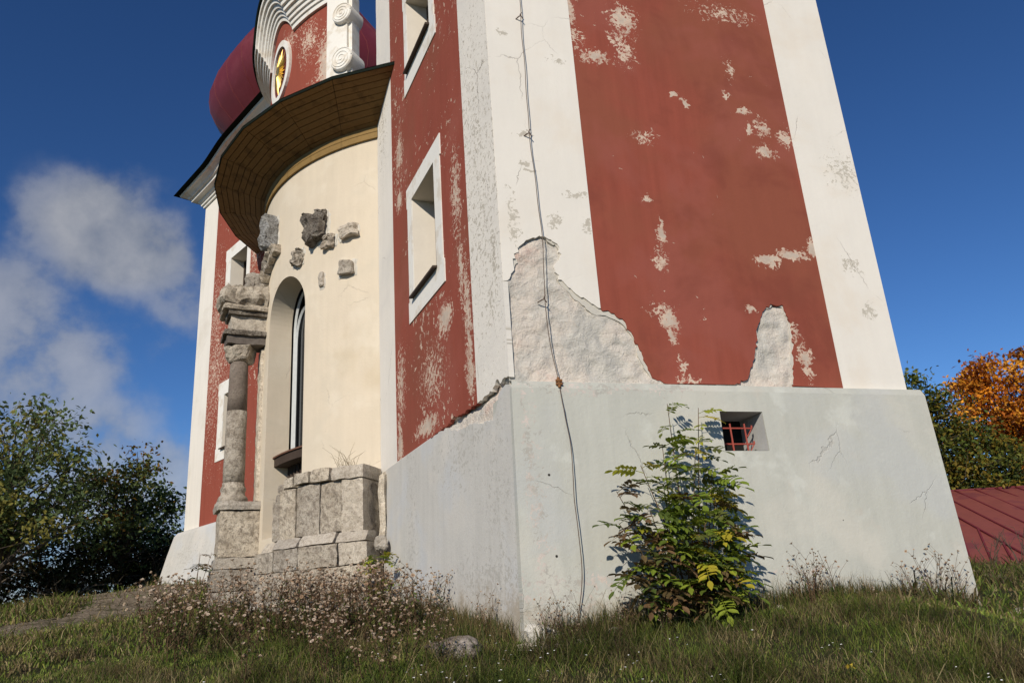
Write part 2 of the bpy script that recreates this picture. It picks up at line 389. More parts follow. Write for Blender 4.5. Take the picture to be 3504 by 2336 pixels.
M['plinth_front'] = plaster('grey_plinth_render_front', (.53, .515, .48), (.43, .415, .38), speck=(8.0, 0.70), zone=(.8, .55), tone=0.09, streak=0.09, flat=.8,
    patches=[(.6, 1.82, .9, .20, .3), (.35, 2.6, .12, .3, .1), (1.3, 3.2, .4, .2, .15), (.9, 3.25, .3, .1, .3), (3.2, 2.6, .1, .5, .1)], dirt=[((.50, .52, .545), 0.8, .5, .64, .55), ((.63, .59, .53), 0.9, .52, .68, .5)], splash=1.72, bumpd=.010)
M['masonry'] = None
def masonry_mat():
    m, nt, bs = newmat('bare_masonry', 0.95, 0.1)
    uv = nd(nt, 'ShaderNodeUVMap').outputs[0]
    n1 = noi(nt, uv, 1.6, 6, .6); n2 = noi(nt, uv, 9.0, 8, .72, .5); n3 = noi(nt, uv, 45, 6, .7)
    vo = nd(nt, 'ShaderNodeTexVoronoi', {'Vector': nd(nt, 'ShaderNodeMapping', {'Vector': uv, 'Scale': (1, 1.3, 1)}).outputs[0], 'Scale': 6.0}, feature='DISTANCE_TO_EDGE').outputs[0]
    c = mixc(nt, smooth(nt, n1, .40, .60), (.54, .515, .465), (.68, .60, .52))
    c = mixc(nt, mth(nt, 'MULTIPLY', smooth(nt, n2, .50, .68), .7), c, (.71, .67, .60))
    c = mixc(nt, mth(nt, 'MULTIPLY', smooth(nt, n1, .58, .70), .6), c, (.66, .44, .36))
    c = mixc(nt, mth(nt, 'MULTIPLY', smooth(nt, n3, .56, .68), .6), c, (.30, .255, .21))
    nt.links.new(c, bs.inputs['Base Color'])
    bump(nt, bs, mth(nt, 'ADD', mth(nt, 'MULTIPLY', n2, 1.5), mth(nt, 'ADD', mth(nt, 'MULTIPLY', n3, .6), mth(nt, 'MULTIPLY', smooth(nt, vo, 0, .16), .10))), .9, .022)
    return m
M['masonry'] = masonry_mat()
M['reveal'] = solid('reveal_plaster', (.70, .64, .55), .92, .06, 5.0, .004)
M['greyreveal'] = solid('grey_reveal', (.42, .42, .41), .92, .10, 5.0, .006)
M['trim'] = solid('white_trim', (.76, .74, .69), .9, .05, 3.0, .004, col2=(.66, .61, .53))
M['stone'] = stone('weathered_stone', (.40, .352, .288), (.135, .108, .084), (.56, .51, .43), 2.6, .045, .65)
M['stone_pale'] = stone('pale_stone', (.50, .452, .38), (.20, .16, .122), (.62, .57, .49), 2.4, .035, .45)
M['stone_dark'] = stone('dark_stone', (.17, .145, .12), (.06, .048, .04), (.36, .33, .285), 5.0, .06, .85)
M['stone_grey'] = stone('grey_lichen_stone', (.28, .28, .275), (.10, .09, .08), (.44, .45, .45), 5.0, .06, .8)
M['shaft'] = stone('smooth_shaft_stone', (.145, .12, .105), (.09, .075, .065), (.20, .175, .15), 2.0, .008, .5)
M['rock'] = stone('field_rock', (.17, .12, .09), (.07, .05, .038), (.50, .45, .40), 3.5, .03, .6)
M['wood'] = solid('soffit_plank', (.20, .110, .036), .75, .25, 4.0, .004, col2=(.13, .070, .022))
M['wood_yellow'] = solid('frieze_board', (.23, .145, .05), .75, .2, 4.0, .004)  # yellowish board wood, a little paler than the soffit planks
M['wood_dark'] = solid('dark_timber', (.055, .038, .028), .8, .25, 8.0, .004)
M['dark'] = solid('interior_darkness', (.012, .011, .010), .95, .1, 3.0, 0)  # near-black colour stands in for the darkness of closed rooms
M['fascia'] = solid('dark_green_sheet_metal', (.012, .016, .013), .95, .2, 4.0, .001, 0.0)
M['helm'] = solid('red_painted_sheet', (.135, .016, .022), .55, .16, 1.4, .003, .45, col2=(.155, .024, .03))
M['roofred'] = solid('red_sheet_roof', (.22, .062, .048), .5, .22, 1.2, .003, .4, col2=(.17, .045, .045))
M['gold'] = solid('gilt_metal', (.95, .68, .22), .42, .08, 5.0, .002, .5, 1.0)
M['medal'] = solid('dark_red_ground', (.13, .02, .018), .7, .1, 4.0, .001)
M['rust'] = solid('red_oxide_bars', (.30, .060, .042), .7, .18, 20.0, .001)
M['cable'] = solid('rusty_cable', (.12, .085, .065), .65, .3, 9.0, .001, .3)
M['bark'] = solid('bark', (.085, .068, .052), .95, .3, 9.0, .01)
M['twig'] = solid('twig', (.13, .085, .055), .9, .25, 20.0, .002)
M['whiteframe'] = solid('painted_sash', (.50, .52, .52), .6, .15, 8.0, .001)
M['glass'], _nt, _bs = newmat('dark_glass', .06, .5); _bs.inputs['Base Color'].default_value = (.015, .017, .02, 1)
M['leaf'] = leafmat('tree_leaf', 'attr', .30)
M['bushleaf'] = leafmat('shrub_leaf', 'obj', .30, .65)
M['grass'] = leafmat('grass_blade', 'attr', .30, .6)
M['dry'] = leafmat('dry_plant', 'attr', .20, .85)

# ------------------------------------------------------------------ plan of the place
def azv(a): return np.array([math.sin(rad(a)), math.cos(rad(a))])
C0 = np.array([-0.0454, 6.9999])              # near corner of the right tower
T1, T2 = -24.2323, 71.6176
U1, U2 = azv(T1), azv(T2)                      # along the front face (going away), along the side face
N1, N2 = azv(T1 - 90), azv(T2 + 90)            # outward normals
FW, SW = 4.859, 4.581                          # widths of front and side face
HP = 3.596                                     # plinth top of the right tower
def fside(s, z, d=0.0): p = C0 + U2 * s + N2 * d; return (p[0], p[1], z)
def ffront(s, z, d=0.0): p = C0 + U1 * s + N1 * d; return (p[0], p[1], z)
A0 = np.array([-8.25, 19.30]); UL = azv(137.0); NL = azv(-133.0)   # outer corner of the left tower
HL = 3.86
def fwing(s, z, d=0.0): p = A0 + UL * s + NL * d; return (p[0], p[1], z)
BC = np.array([-0.98, 15.28]); BR = 3.985; BN = 213.91             # bay: centre, radius, direction of its axis
def cyl(ph, z, r=BR):
    w = rad(BN + ph); return (BC[0] + r * math.cos(w), BC[1] + r * math.sin(w), z)

# ------------------------------------------------------------------ terrain
CP = np.array([(0, 0, 0), (-3, 0, .15), (3, 0, -.1), (0, 3, .58), (-3, 3, .7), (3, 3, .45), (-1.9, 5.9, 1.20), (-4.3, 6.75, 1.30), (-.08, 5.6, 1.12), (3.18, 5.67, .92), (6, 5.5, .7),
    (-.08, 6.85, 1.34), (3.42, 6.68, 1.41), (1.67, 6.7, 1.37), (4.52, 7.78, 1.19), (7.5, 14.1, 1.72), (9.2, 15.5, 1.60), (9.2, 17.8, 1.55), (12, 18, 1.35), (5.2, 9.5, 1.45),
    (-1.05, 9.14, 1.58), (-1.97, 10.72, 1.65), (-2.84, 11.25, 1.78), (-4.4, 13.3, 1.90), (-5.05, 13.27, 1.94), (-6.6, 17.28, 2.54), (-8.33, 18.84, 2.62), (-7.04, 10.93, 1.70),
    (-7.25, 15.38, 2.16), (-13.05, 20.14, 2.32), (-11.43, 21.1, 2.48), (-9.78, 21.9, 2.80), (-16, 18, 1.9), (-10, 12, 1.70), (-9, 7, 1.1), (-12, 3, .4), (10, 8, .8), (12, 2, -.6), (0, -6, -1.2),
    (-6, -6, -1.0), (6, -6, -1.5), (0, 16, 2.3), (3, 12, 1.9), (-3, 20, 2.7), (4, 20, 2.2), (-8, 26, 2.6), (0, 27, 2.3), (9, 25, 1.5), (18, 22, .8), (-20, 24, 1.2), (-20, 8, .4), (20, 8, -.6)])
_D = np.hypot(CP[:, None, 0] - CP[None, :, 0], CP[:, None, 1] - CP[None, :, 1])
_Wt = np.linalg.solve(np.block([[_D + np.eye(len(CP)) * -.02, np.ones((len(CP), 1))], [np.ones((1, len(CP))), np.zeros((1, 1))]]), np.append(CP[:, 2], 0))
def gh(x, y):
    x = np.atleast_1d(np.asarray(x, float)); y = np.atleast_1d(np.asarray(y, float))
    h = np.hypot(x[:, None] - CP[None, :, 0], y[:, None] - CP[None, :, 1]) @ _Wt[:-1] + _Wt[-1]
    r = np.hypot(x, y - 10)
    t = np.clip((r - 17) / 14, 0, 1); t = t * t * (3 - 2 * t)
    far = -0.12 * (r - 17) * np.exp(-np.maximum(r - 17, 0) / 320) - 1.0
    h = h * (1 - t) + far * t
    return h + 0.018 * np.sin(x * 2.1 + 1) * np.sin(y * 1.7) + 0.012 * np.sin(x * 5.3) * np.cos(y * 4.7 + 2) - 0.03
def g1(x, y): return float(gh(x, y)[0])

def ground_mat():
    m, nt, bs = newmat('turf_soil', .95, .1)
    oc = nd(nt, 'ShaderNodeTexCoord').outputs['Object']
    n1 = noi(nt, oc, .9, 6, .65); n2 = noi(nt, oc, 9, 8, .7); n3 = noi(nt, oc, 60, 5, .7)
    c = mixc(nt, smooth(nt, n2, .35, .65), (.035, .042, .016), (.075, .07, .03))
    c = mixc(nt, mth(nt, 'MULTIPLY', smooth(nt, n1, .5, .66), .6), c, (.12, .095, .05))
    c = mixc(nt, mth(nt, 'MULTIPLY', smooth(nt, n3, .55, .7), .5), c, (.03, .035, .012))
    nt.links.new(c, bs.inputs['Base Color']); bump(nt, bs, mth(nt, 'ADD', n2, n3), 1.0, .05)
    return m
M['ground'] = ground_mat()
rs = np.concatenate([[0.0], np.geomspace(.6, 1800, 120)])
NA = 200
ths = np.linspace(0, 2 * np.pi, NA, endpoint=False)
gx = (rs[:, None] * np.sin(ths)[None, :]).ravel(); gy = (rs[:, None] * np.cos(ths)[None, :]).ravel() + 8.0
gv = np.stack([gx, gy, gh(gx, gy)], 1)
gf = [(i * NA + j, i * NA + (j + 1) % NA, (i + 1) * NA + (j + 1) % NA, (i + 1) * NA + j) for i in range(1, len(rs) - 1) for j in range(NA)] + [(0, NA + (j + 1) % NA, NA + j) for j in range(NA)]
gf = [f[::-1] for f in gf]
tag(mk('ground', gv, gf, M['ground'], smooth_=True), 'grassy hilltop sloping up to the church', kind='structure')

def path_mat():
    m, nt, bs = newmat('gravel_dirt', .95, .1)
    oc = nd(nt, 'ShaderNodeTexCoord').outputs['Object']
    n1 = noi(nt, oc, 2.5, 7, .7); n2 = noi(nt, oc, 14, 8, .75); vo = nd(nt, 'ShaderNodeTexVoronoi', {'Vector': oc, 'Scale': 16.0}).outputs[0]
    c = mixc(nt, smooth(nt, n2, .38, .62), (.16, .125, .085), (.30, .25, .185))
    c = mixc(nt, mth(nt, 'MULTIPLY', smooth(nt, n1, .5, .62), .75), c, (.055, .055, .024))
    nt.links.new(c, bs.inputs['Base Color']); bump(nt, bs, mth(nt, 'ADD', n2, mth(nt, 'MULTIPLY', vo, .6)), 1.0, .06)
    return m
M['path'] = path_mat()
PATHL = [(-16, 9.2), (-10, 10.2), (-7.6, 11.3), (-6.8, 13.0), (-7.2, 15.4), (-8.6, 17.6), (-10.2, 19.5)]
def ribbon(name, pts, wid, label, seed):
    rr = random.Random(seed); V = []; F = []
    P = [Vector((p[0], p[1], 0)) for p in pts]; fine = []
    for i in range(len(P) - 1):
        for k in range(14): fine.append(P[i].lerp(P[i + 1], k / 14))
    fine.append(P[-1]); m = 9
    for i, p in enumerate(fine):
        t = (fine[min(i + 1, len(fine) - 1)] - fine[max(i - 1, 0)]).normalized(); nrm = Vector((-t.y, t.x, 0))
        w0, w1 = wid * (1 + rr.uniform(-.3, .3)), wid * (1 + rr.uniform(-.3, .3))
        for k in range(m):
            q = p + nrm * (-w0 + (w0 + w1) * k / (m - 1)); e = -.02 if k in (0, m - 1) else .012 + rr.uniform(0, .03)
            V.append((q.x, q.y, g1(q.x, q.y) + e))
    for i in range(len(fine) - 1):
        for k in range(m - 1): F.append((i * m + k, i * m + k + 1, (i + 1) * m + k + 1, (i + 1) * m + k))
    return tag(mk(name, V, F, M['path'], smooth_=True), label, kind='structure')
ribbon('path', PATHL, 1.05, 'bare stony dirt path curving past the left tower', 3)
ribbon('path', [(6.2, 11.4), (6.9, 12.3), (8.2, 13.2), (10.2, 13.6)], .42, 'gravelly dirt path near the red roofed building', 4)

# ------------------------------------------------------------------ church
church = empty('church', (-3.0, 13.0, 1.6), 'red and white baroque church with peeling plaster and battered grey plinth on the hilltop', 'church')

def rough_grid(name, s0, s1, z0, z1, step, fn, depth, amp, mat, parent, groove=None, seed=0):
    ns, nz = int((s1 - s0) / step) + 1, int((z1 - z0) / step) + 1
    V = []; UV = []; F = []
    for j in range(nz):
        for i in range(ns):
            s = s0 + (s1 - s0) * i / (ns - 1); z = z0 + (z1 - z0) * j / (nz - 1)
            p = Vector((s * 5.0 + seed, z * 6.0, seed * .37))
            d = depth + amp * (noise.fractal(p, 1.0, 2.0, 4) * .8 + (abs(noise.noise(p * 0.9)) - .25) * .9)
            if groove: d -= groove(s, z)
            V.append(fn(s, z, d)); UV.append((s, z))
    for j in range(nz - 1):
        for i in range(ns - 1):
            a = j * ns + i; F.append((a, a + 1, a + ns + 1, a + ns))
    a, b, c = (Vector(V[i]) for i in F[0][:3])
    if (b - a).cross(c - a).dot(Vector(fn(0, 0, 1)) - Vector(fn(0, 0, 0))) < 0: F = [f[::-1] for f in F]
    return mk(name, V, F, mat, parent, UV, True)

ZT = 13.0
LOSS1 = [(0.0, 4.593), (0.065, 4.619), (0.107, 4.714), (0.126, 4.856), (0.202, 4.98), (0.3, 5.075), (0.433, 5.11), (0.554, 5.057), (0.619, 4.989), (0.624, 4.893), (0.54, 4.782), (0.579, 4.653), (0.694, 4.543), (0.846, 4.435), (1.0, 4.359)]
LOSS1B = [(1.0, 4.359), (1.14, 4.31), (1.27, 4.2), (1.346, 4.041), (1.412, 3.816), (1.484, 3.638), (1.593, 3.60), (1.762, 3.597)]
LOSS2 = [(2.412, 3.60), (2.557, 3.662), (2.631, 3.781), (2.735, 3.999), (2.778, 4.195), (2.887, 4.423), (3.043, 4.521), (3.175, 4.488), (3.222, 4.314), (3.208, 4.065), (3.16, 3.8), (3.121, 3.60)]
CRACK = [(2.3, 3.57), (2.131, 3.587), (1.952, 3.592), (1.779, 3.586), (1.573, 3.63), (1.4, 3.599), (1.185, 3.594), (0.993, 3.59), (0.845, 3.585), (0.684, 3.589), (0.614, 3.612), (0.443, 3.61), (0.361, 3.65), (0.294, 3.69), (0.242, 3.625), (0.105, 3.645), (0.0, 3.625)]
CHIP = [(2.377, 3.555), (1.938, 3.55), (1.782, 3.54), (1.36, 3.424), (1.178, 3.415), (0.947, 3.402), (0.70, 3.34), (0.412, 3.31), (0.381, 3.35), (0.272, 3.413), (0.24, 3.50), (0.148, 3.55), (0.0, 3.55)]

tower = mk('tower_wall', *(lambda P: ([(p[0], p[1], z) for z in (.8, ZT) for p in P], [(0, 3, 2, 1), (4, 5, 6, 7), (0, 1, 5, 4), (1, 2, 6, 5), (2, 3, 7, 6), (3, 0, 4, 7)]))(
    [C0 + U2 * .5 + U1 * .5, C0 + U2 * (SW - .5) + U1 * .5, C0 + U2 * (SW - .5) + U1 * (FW - .5), C0 + U2 * .5 + U1 * (FW - .5)]), M['dark'], church)  # core coloured near-black in place of the dark tower inside
sheet('masonry', rect(.06, SW - .06, .8, ZT), [rect(2.04, 2.68, 2.83, 3.34)], fside, -.45, -.062, M['masonry'], tower)
rough_grid('bare_masonry_patch', .003, 1.85, 3.45, 5.2, .02, fside, -.026, .024, M['masonry'], tower, seed=3)
rough_grid('bare_masonry_patch', 2.3, 3.35, 3.45, 4.65, .02, fside, -.028, .022, M['masonry'], tower, seed=9)
r1 = rough(LOSS1, .032, .017, 1); r1b = rough(LOSS1B, .032, .017, 2); r2 = rough(LOSS2, .03, .017, 3)
def towards(pts, c, k, seed):
    q = random.Random(seed); a = 0.0; out = []
    for p in pts:
        a = max(0.0, min(1.6, a + q.uniform(-.35, .35))); out.append((p[0] + (c[0] - p[0]) * k * a, p[1] + (c[1] - p[1]) * k * a))
    return out
M['basecoat'] = plaster('lime_base_coat', (.55, .52, .46), (.62, .50, .42), (.60, .56, .50), speck=(6.0, .60), zone=(.8, .5), tone=.12, streak=.05, bumpd=.012)
cA = towards(rough(LOSS1 + LOSS1B[1:], .04, .014, 41), (.55, 4.1), .13, 42); cB = towards(rough(LOSS2, .035, .014, 43), (2.98, 3.9), .16, 44)
cA[0] = (0.0, cA[0][1]); cA[-1] = (1.80, 3.59)
sheet('base_coat', [(0, 5.4)] + cA + [(1.80, 5.4)], [], fside, -.05, -.013, M['basecoat'], tower)
sheet('base_coat', [(2.2, 5.0), (2.2, 3.59)] + cB + [(3.45, 3.59), (3.45, 5.0)], [], fside, -.05, -.013, M['basecoat'], tower)
sheet('white_plaster', [(0, ZT)] + r1 + [(1.0, ZT)], [], fside, -.045, .003, M['white_side'], tower)
sheet('red_plaster', [(1.0, ZT)] + r1b + r2 + [(3.738, 3.585), (3.738, ZT)], [], fside, -.045, 0.0, M['red_side'], tower)
sheet('white_plaster', rect(3.738, SW, 3.585, ZT), [], fside, -.045, .003, M['white_side'], tower)

def eared(a, b, c, d, e=.035, l=.30):
    return [(a - e, c), (b + e, c), (b + e, c + l), (b, c + l), (b, d - l), (b + e, d - l), (b + e, d), (a - e, d), (a - e, d - l), (a, d - l), (a, c + l), (a - e, c + l)]
WR = [((1.70, 3.15, 5.29, 7.32), (1.945, 2.95, 5.59, 7.06)), ((1.70, 3.12, 8.87, 10.75), (1.90, 2.98, 9.19, 10.48))]
WL = [((1.71, 3.16, 5.24, 7.13), (2.02, 2.93, 5.50, 6.80)), ((1.71, 3.14, 8.77, 10.65), (1.99, 2.95, 9.05, 10.34))]
sheet('masonry', rect(.06, FW, .8, ZT), [rect(*w[1]) for w in WR], ffront, -.48, -.062, M['masonry'], tower)
rough_grid('bare_masonry_patch', .03, 2.4, 3.2, 3.75, .018, ffront, -.035, .020, M['masonry'], tower,
           groove=lambda s, z: .075 * math.exp(-((z - 3.60 + .02 * math.sin(s * 9)) / .03) ** 2) * min(1, max(0, (2.0 - s) / .5)), seed=5)
crk = rough(CRACK, .035, .012, 5)
cut = min(range(len(crk)), key=lambda i: abs(crk[i][0] - .845))
crk[cut] = (.845, crk[cut][1])
sheet('white_plaster', [(.845, ZT)] + crk[cut:] + [(0, ZT)], [], ffront, -.05, .003, M['white_front'], tower)
sheet('red_plaster', [(3.968, ZT), (3.968, 3.57)] + crk[:cut + 1] + [(.845, ZT)], [rect(w[0][0], w[0][1], w[0][2] + .02, w[0][3] - .02) for w in WR], ffront, -.05, 0.0, M['red_front'], tower)
sheet('white_plaster', rough([(3.968, 3.56), (FW, 3.56)], .2, .0) + rough([(FW, 3.56), (FW, ZT)], .12, .012, 8) + [(3.968, ZT)], [], ffront, -.05, .003, M['white_front'], tower)
def fright(t, z, d=0.0): p = C0 + U2 * SW + U1 * t - N1 * d; return (p[0], p[1], z)
def fback(s, z, d=0.0): p = C0 + U2 * s + U1 * FW - N2 * d; return (p[0], p[1], z)
sheet('white_plaster', rect(.07, FW, .8, ZT), [], fright, -.45, 0.0, M['white_side'], tower)
sheet('white_plaster', rect(.2, SW, .8, ZT), [], fback, -.45, 0.0, M['white_side'], tower)

def window(fr, op, fn, panes=True, depth=.36):
    w = sheet('window', eared(*fr), [rect(*op)], fn, -.05, .014, M['trim'], church)
    tag(w, 'white framed window recess in the red wall')
    a, b, c, d = op; V = []; F = []
    e = .003; k = .02
    for q in ((a + e, c), (b - e, c), (b - e, d - e), (a + e, d - e)): V.append(fn(q[0], q[1], -.003))
    for q in ((a + k, c + .10), (b - k, c + .10), (b - k, d - .02), (a + k, d - .02)): V.append(fn(q[0], q[1], -depth))
    for i in range(4): F.append((i, (i + 1) % 4, 4 + (i + 1) % 4, 4 + i))
    mk('reveal', V, F, M['reveal'], w)
    sheet('pane', rect(a + k, b - k, c + .1, d - .02), [], fn, -depth - .03, -depth + .01, M['glass'], w)
    sheet('sash', rect(a + k, b - k, c + .1, d - .02), [rect(a + .08, (a + b) / 2 - .02, c + .16, d - .09), rect((a + b) / 2 + .02, b - .08, c + .16, d - .09)], fn, -depth + .012, -depth + .045, M['wood_dark'], w)
    m = MB()
    p = [fn(q, z, dd) for dd, z in ((.075, c - .02), (-.25, c + .03)) for q in (a - .02, b + .02)] + [fn(q, z, dd) for dd, z in ((.075, c + .008), (-.25, c + .06)) for q in (a - .02, b + .02)]
    m.add(p, [(0, 1, 3, 2), (4, 6, 7, 5), (0, 4, 5, 1), (2, 3, 7, 6), (0, 2, 6, 4), (1, 5, 7, 3)])
    m.build('sill', M['wood_dark'], w)
    return w
for fr, op in WR: window(fr, op, ffront)

# right tower plinth: rendered, slightly battered, chipped at the near corner
def offs(z): return .10 + .05 * max(0, (HP - .10 - z)) / 2.4
def offf(z): return .025 + .05 * max(0, (HP - .10 - z)) / 2.4
def fps(s, z, d=0.0): return fside(s, z, offs(z) + d)
def fpf(s, z, d=0.0): return ffront(s, z, offf(z) + d)
BW = (2.10, 2.60, 2.895, 3.29)
zb = .75
pl = sheet('plinth', [(-offf(zb) + .004, zb), (SW + .17, zb), (SW + .13, HP - .10), (-offf(HP - .1) + .004, HP - .10)], [[(BW[0], BW[2]), (BW[1] + .005, BW[2]), (BW[1], BW[3]), (BW[0] + .01, BW[3])]], fps, -.62, 0.0, M['plinth'], church)
V = [fps(s, HP - .10) for s in (-.021, SW + .13)] + [fside(s, HP - .035, .085) for s in (-.012, SW + .10)] + [fside(s, HP - .002, -.03) for s in (0, SW + .06)]
mk('plinth_bevel', V, [(0, 1, 3, 2), (2, 3, 5, 4)], M['plinth'], pl, [(0, HP - .1), (SW, HP - .1), (0, HP - .03), (SW, HP - .03), (0, HP), (SW, HP)])
chip = rough(CHIP, .04, .014, 12)
sheet('plinth_face', [(4.90, zb), (4.90, 3.53), (4.4, 3.555)] + chip[:-1] + [(-.02, 3.545), (-offs(3.5) + .1 * offf(3.5) + .004, 3.50), (-offs(zb) + .1 * offf(zb) + .004, zb)], [], fpf, -.5, 0.0, M['plinth_front'], pl)
V = [fpf(s, z) for s, z in ((4.90, 3.53), (4.4, 3.555), (2.377, 3.555))] + [ffront(s, HP, -.02) for s in (4.9, 4.4, 2.377)]
mk('plinth_bevel', V, [(0, 3, 4, 1), (1, 4, 5, 2)], M['plinth_front'], pl, [(4.9, 3.5), (4.4, 3.5), (2.4, 3.5), (4.9, 3.6), (4.4, 3.6), (2.4, 3.6)])
def fpr(t, z, d=0.0): p = C0 + U2 * (SW + .15) + U1 * t - N1 * d; return (p[0], p[1], z)
sheet('plinth_face', rect(.09, FW, zb, HP - .06), [], fpr, -.5, -.015, M['plinth'], pl)
# barred basement window in the side plinth
bw = mk('basement_window', [fps(s, z, dd) for dd in (-.004, -.42) for s, z in ((BW[0] + .006, BW[2] + .004), (BW[1] - .004, BW[2] + .004), (BW[1] - .006, BW[3] - .004), (BW[0] + .014, BW[3] - .004))] +
        [], [(0, 1, 5, 4), (1, 2, 6, 5), (2, 3, 7, 6), (3, 0, 4, 7)], M['greyreveal'], church)
tag(bw, 'small square basement window with red iron bars in the grey plinth')
sheet('pane', rect(BW[0] + .01, BW[1] - .01, BW[2], BW[3]), [], fps, -.45, -.40, M['dark'], bw)  # near-black sheet standing in for the unlit cellar behind the bars
def bar(a, b, r=.010, dep=-.11, dep2=None):
    m = MB(); m.tube([fps(a[0], a[1], dep), fps(b[0], b[1], dep if dep2 is None else dep2)], r, 4); return m.build('bar', M['rust'], bw)
for z in (2.985, 3.145): bar((BW[0], z), (2.52, z)); bar((2.52, z), (2.52, z + .03)); bar((2.52, z), (2.455, z - .085), .007)
for s in (2.27, 2.435): bar((s, 2.90), (s + .0, 3.19), .010, -.105)
bar((BW[0], 2.91), (2.44, 2.91), .010, -.13)
bar((2.36, 2.91), (2.36, 3.05), .014, -.24)

# ---- left tower of the facade
def smst(t): t = min(1, max(0, t)); return t * t * (3 - 2 * t)
def zc(t): return 12.66 + .22 * smst((t - 1.2) / 1.5)
wing = sheet('wing_wall', [(0, 1.5), (4.86, 1.5)] + [(t, zc(t) + .3) for t in np.linspace(4.86, 0, 24)], [rect(*w[1]) for w in WL], fwing, -.5, -.062, M['masonry'], church)
def band(a, b, nm, mat, holes=(), d1=0.0):
    sheet(nm, [(a, HL - .08), (b, HL - .08)] + [(t, zc(t) + .25) for t in np.linspace(b, a, 14)], list(holes), fwing, -.07, d1, mat, wing)
band(0, .93, 'white_plaster', M['white_wing'], d1=.003)
band(.93, 3.97, 'red_plaster', M['red_wing'], [rect(w[0][0], w[0][1], w[0][2] + .02, w[0][3] - .02) for w in WL])
band(3.97, 4.86, 'white_plaster', M['white_wing'], d1=.003)
m = MB()
P = [A0, A0 - NL * 5, A0 + UL * 4.86 - NL * 5, A0 + UL * 4.86]
m.add([(p[0], p[1], z) for z in (1.5, 12.9) for p in P], [(0, 1, 5, 4), (1, 2, 6, 5), (2, 3, 7, 6), (4, 5, 6, 7)])
m.build('side_wall', M['white_wing'], wing)
m = MB(); P = [A0 + UL * .6 - NL * .6, A0 + UL * 4.2 - NL * .6, A0 + UL * 4.2 - NL * 4, A0 + UL * .6 - NL * 4]
m.add([(p[0], p[1], z) for z in (1.5, 12.85) for p in P], [(0, 1, 5, 4), (1, 2, 6, 5), (2, 3, 7, 6), (3, 0, 4, 7), (4, 5, 6, 7)]); m.build('inner_wall', M['dark'], wing)  # inner box, room darkness put into its near-black colour
for fr, op in WL: window(fr, op, fwing)
V = []; F = []; UV = []
for z, o in ((1.5, .62), (2.3, .47), (3.3, .27), (HL - .13, .17), (HL - .05, .12), (HL + .01, -.03)):
    for p, u in ((A0 - UL * o - NL * 5, -5.), (A0 - UL * o + NL * o, 0.), (A0 + UL * 2.4 + NL * o, 2.4), (A0 + UL * 4.9 + NL * o, 4.9)):
        V.append((p[0], p[1], z)); UV.append((u, z))
for i in range(5):
    for k in range(3): F.append((i * 4 + k, i * 4 + k + 1, i * 4 + 5 + k, i * 4 + 4 + k))
mk('plinth', V, F, M['plinth_front'], church, UV)

def sweep(name, path, prof, mat, parent, closed=True):
    """path: (point xy, outward xy (scaled for mitres), z); prof: (out, height)"""
    V = []; F = []; n = len(prof)
    for p, o, z in path:
        for a, h in prof: V.append((p[0] + o[0] * a, p[1] + o[1] * a, z + h))
    for i in range(len(path) - 1):
        for k in range(n if closed else n - 1):
            F.append((i * n + k, i * n + (k + 1) % n, (i + 1) * n + (k + 1) % n, (i + 1) * n + k))
    F.append(tuple(range(n))); F.append(tuple((len(path) - 1) * n + k for k in range(n))[::-1])
    o = mk(name, V, F, mat, parent)
    bm = bmesh.new(); bm.from_mesh(o.data); bmesh.ops.recalc_face_normals(bm, faces=bm.faces); bm.to_mesh(o.data); bm.free()
    return o
CPROF = [(a, h * .74) for a, h in ((-.05, -.02), (.05, -.02), (.06, .06), (.10, .07), (.11, .15), (.15, .17), (.17, .25), (.30, .28), (.31, .38), (.36, .39), (.40, .46), (.48, .52), (.53, .53), (.55, .60), (-.05, .62))]
wpath = [(A0 - NL * 5, -UL, 12.66), (A0 - NL * .3, -UL, 12.66), (A0, NL - UL, 12.66)] + [(A0 + UL * t, NL, zc(t)) for t in np.linspace(.3, 4.86, 30)]
cor = sweep('cornice', wpath, CPROF, M['trim'], church)
tag(cor, 'white moulded cornice sweeping up towards the gable')
sweep('roof_edge', wpath, [(-.3, .463), (.60, .452), (.68, .462), (.35, .485), (-.3, .60)], M['fascia'], cor)
# mirrored cornice on the right tower, above the picture
rpath = [(C0 + U1 * FW, N1, 12.76), (C0 + U1 * .3, N1, 12.76), (C0, N1 + N2, 12.76), (C0 + U2 * (SW - .3), N2, 12.76), (C0 + U2 * SW, N2 - N1, 12.76), (C0 + U2 * SW + U1 * FW, -N1, 12.76)]
rc = sweep('cornice', rpath, CPROF, M['trim'], church)
sweep('roof_edge', rpath, [(-.3, .463), (.60, .452), (.68, .462), (.35, .485), (-.3, .60)], M['fascia'], rc)

# bulbous red helm of the left tower
HC = np.array([-5.10, 19.05])
hp_ = [(13.3, 1.95), (14.0, 1.95), (14.35, 2.02), (14.6, 2.2), (14.95, 2.48), (15.3, 2.64), (15.7, 2.70), (16.1, 2.60), (16.6, 2.33), (17.2, 1.96), (17.9, 1.52), (18.6, 1.12), (19.3, .85), (20.2, .70), (20.6, .68)]
V = []; F = []; NS = 40
ribs = MB()
for z, r in hp_:
    for k in range(NS):
        w = 2 * math.pi * k / NS; c_, s_ = math.cos(w), math.sin(w)
        q = (abs(c_) ** 3.2 + abs(s_) ** 3.2) ** (-1 / 3.2)
        p = HC + UL * (c_ * q * r) + NL * (s_ * q * r); V.append((p[0], p[1], z))
for i in range(len(hp_) - 1):
    for k in range(NS): F.append((i * NS + k, i * NS + (k + 1) % NS, (i + 1) * NS + (k + 1) % NS, (i + 1) * NS + k))
F.append(tuple((len(hp_) - 1) * NS + k for k in range(NS)))
helm = mk('helm_roof', V, F, M['helm'], church, None, True)
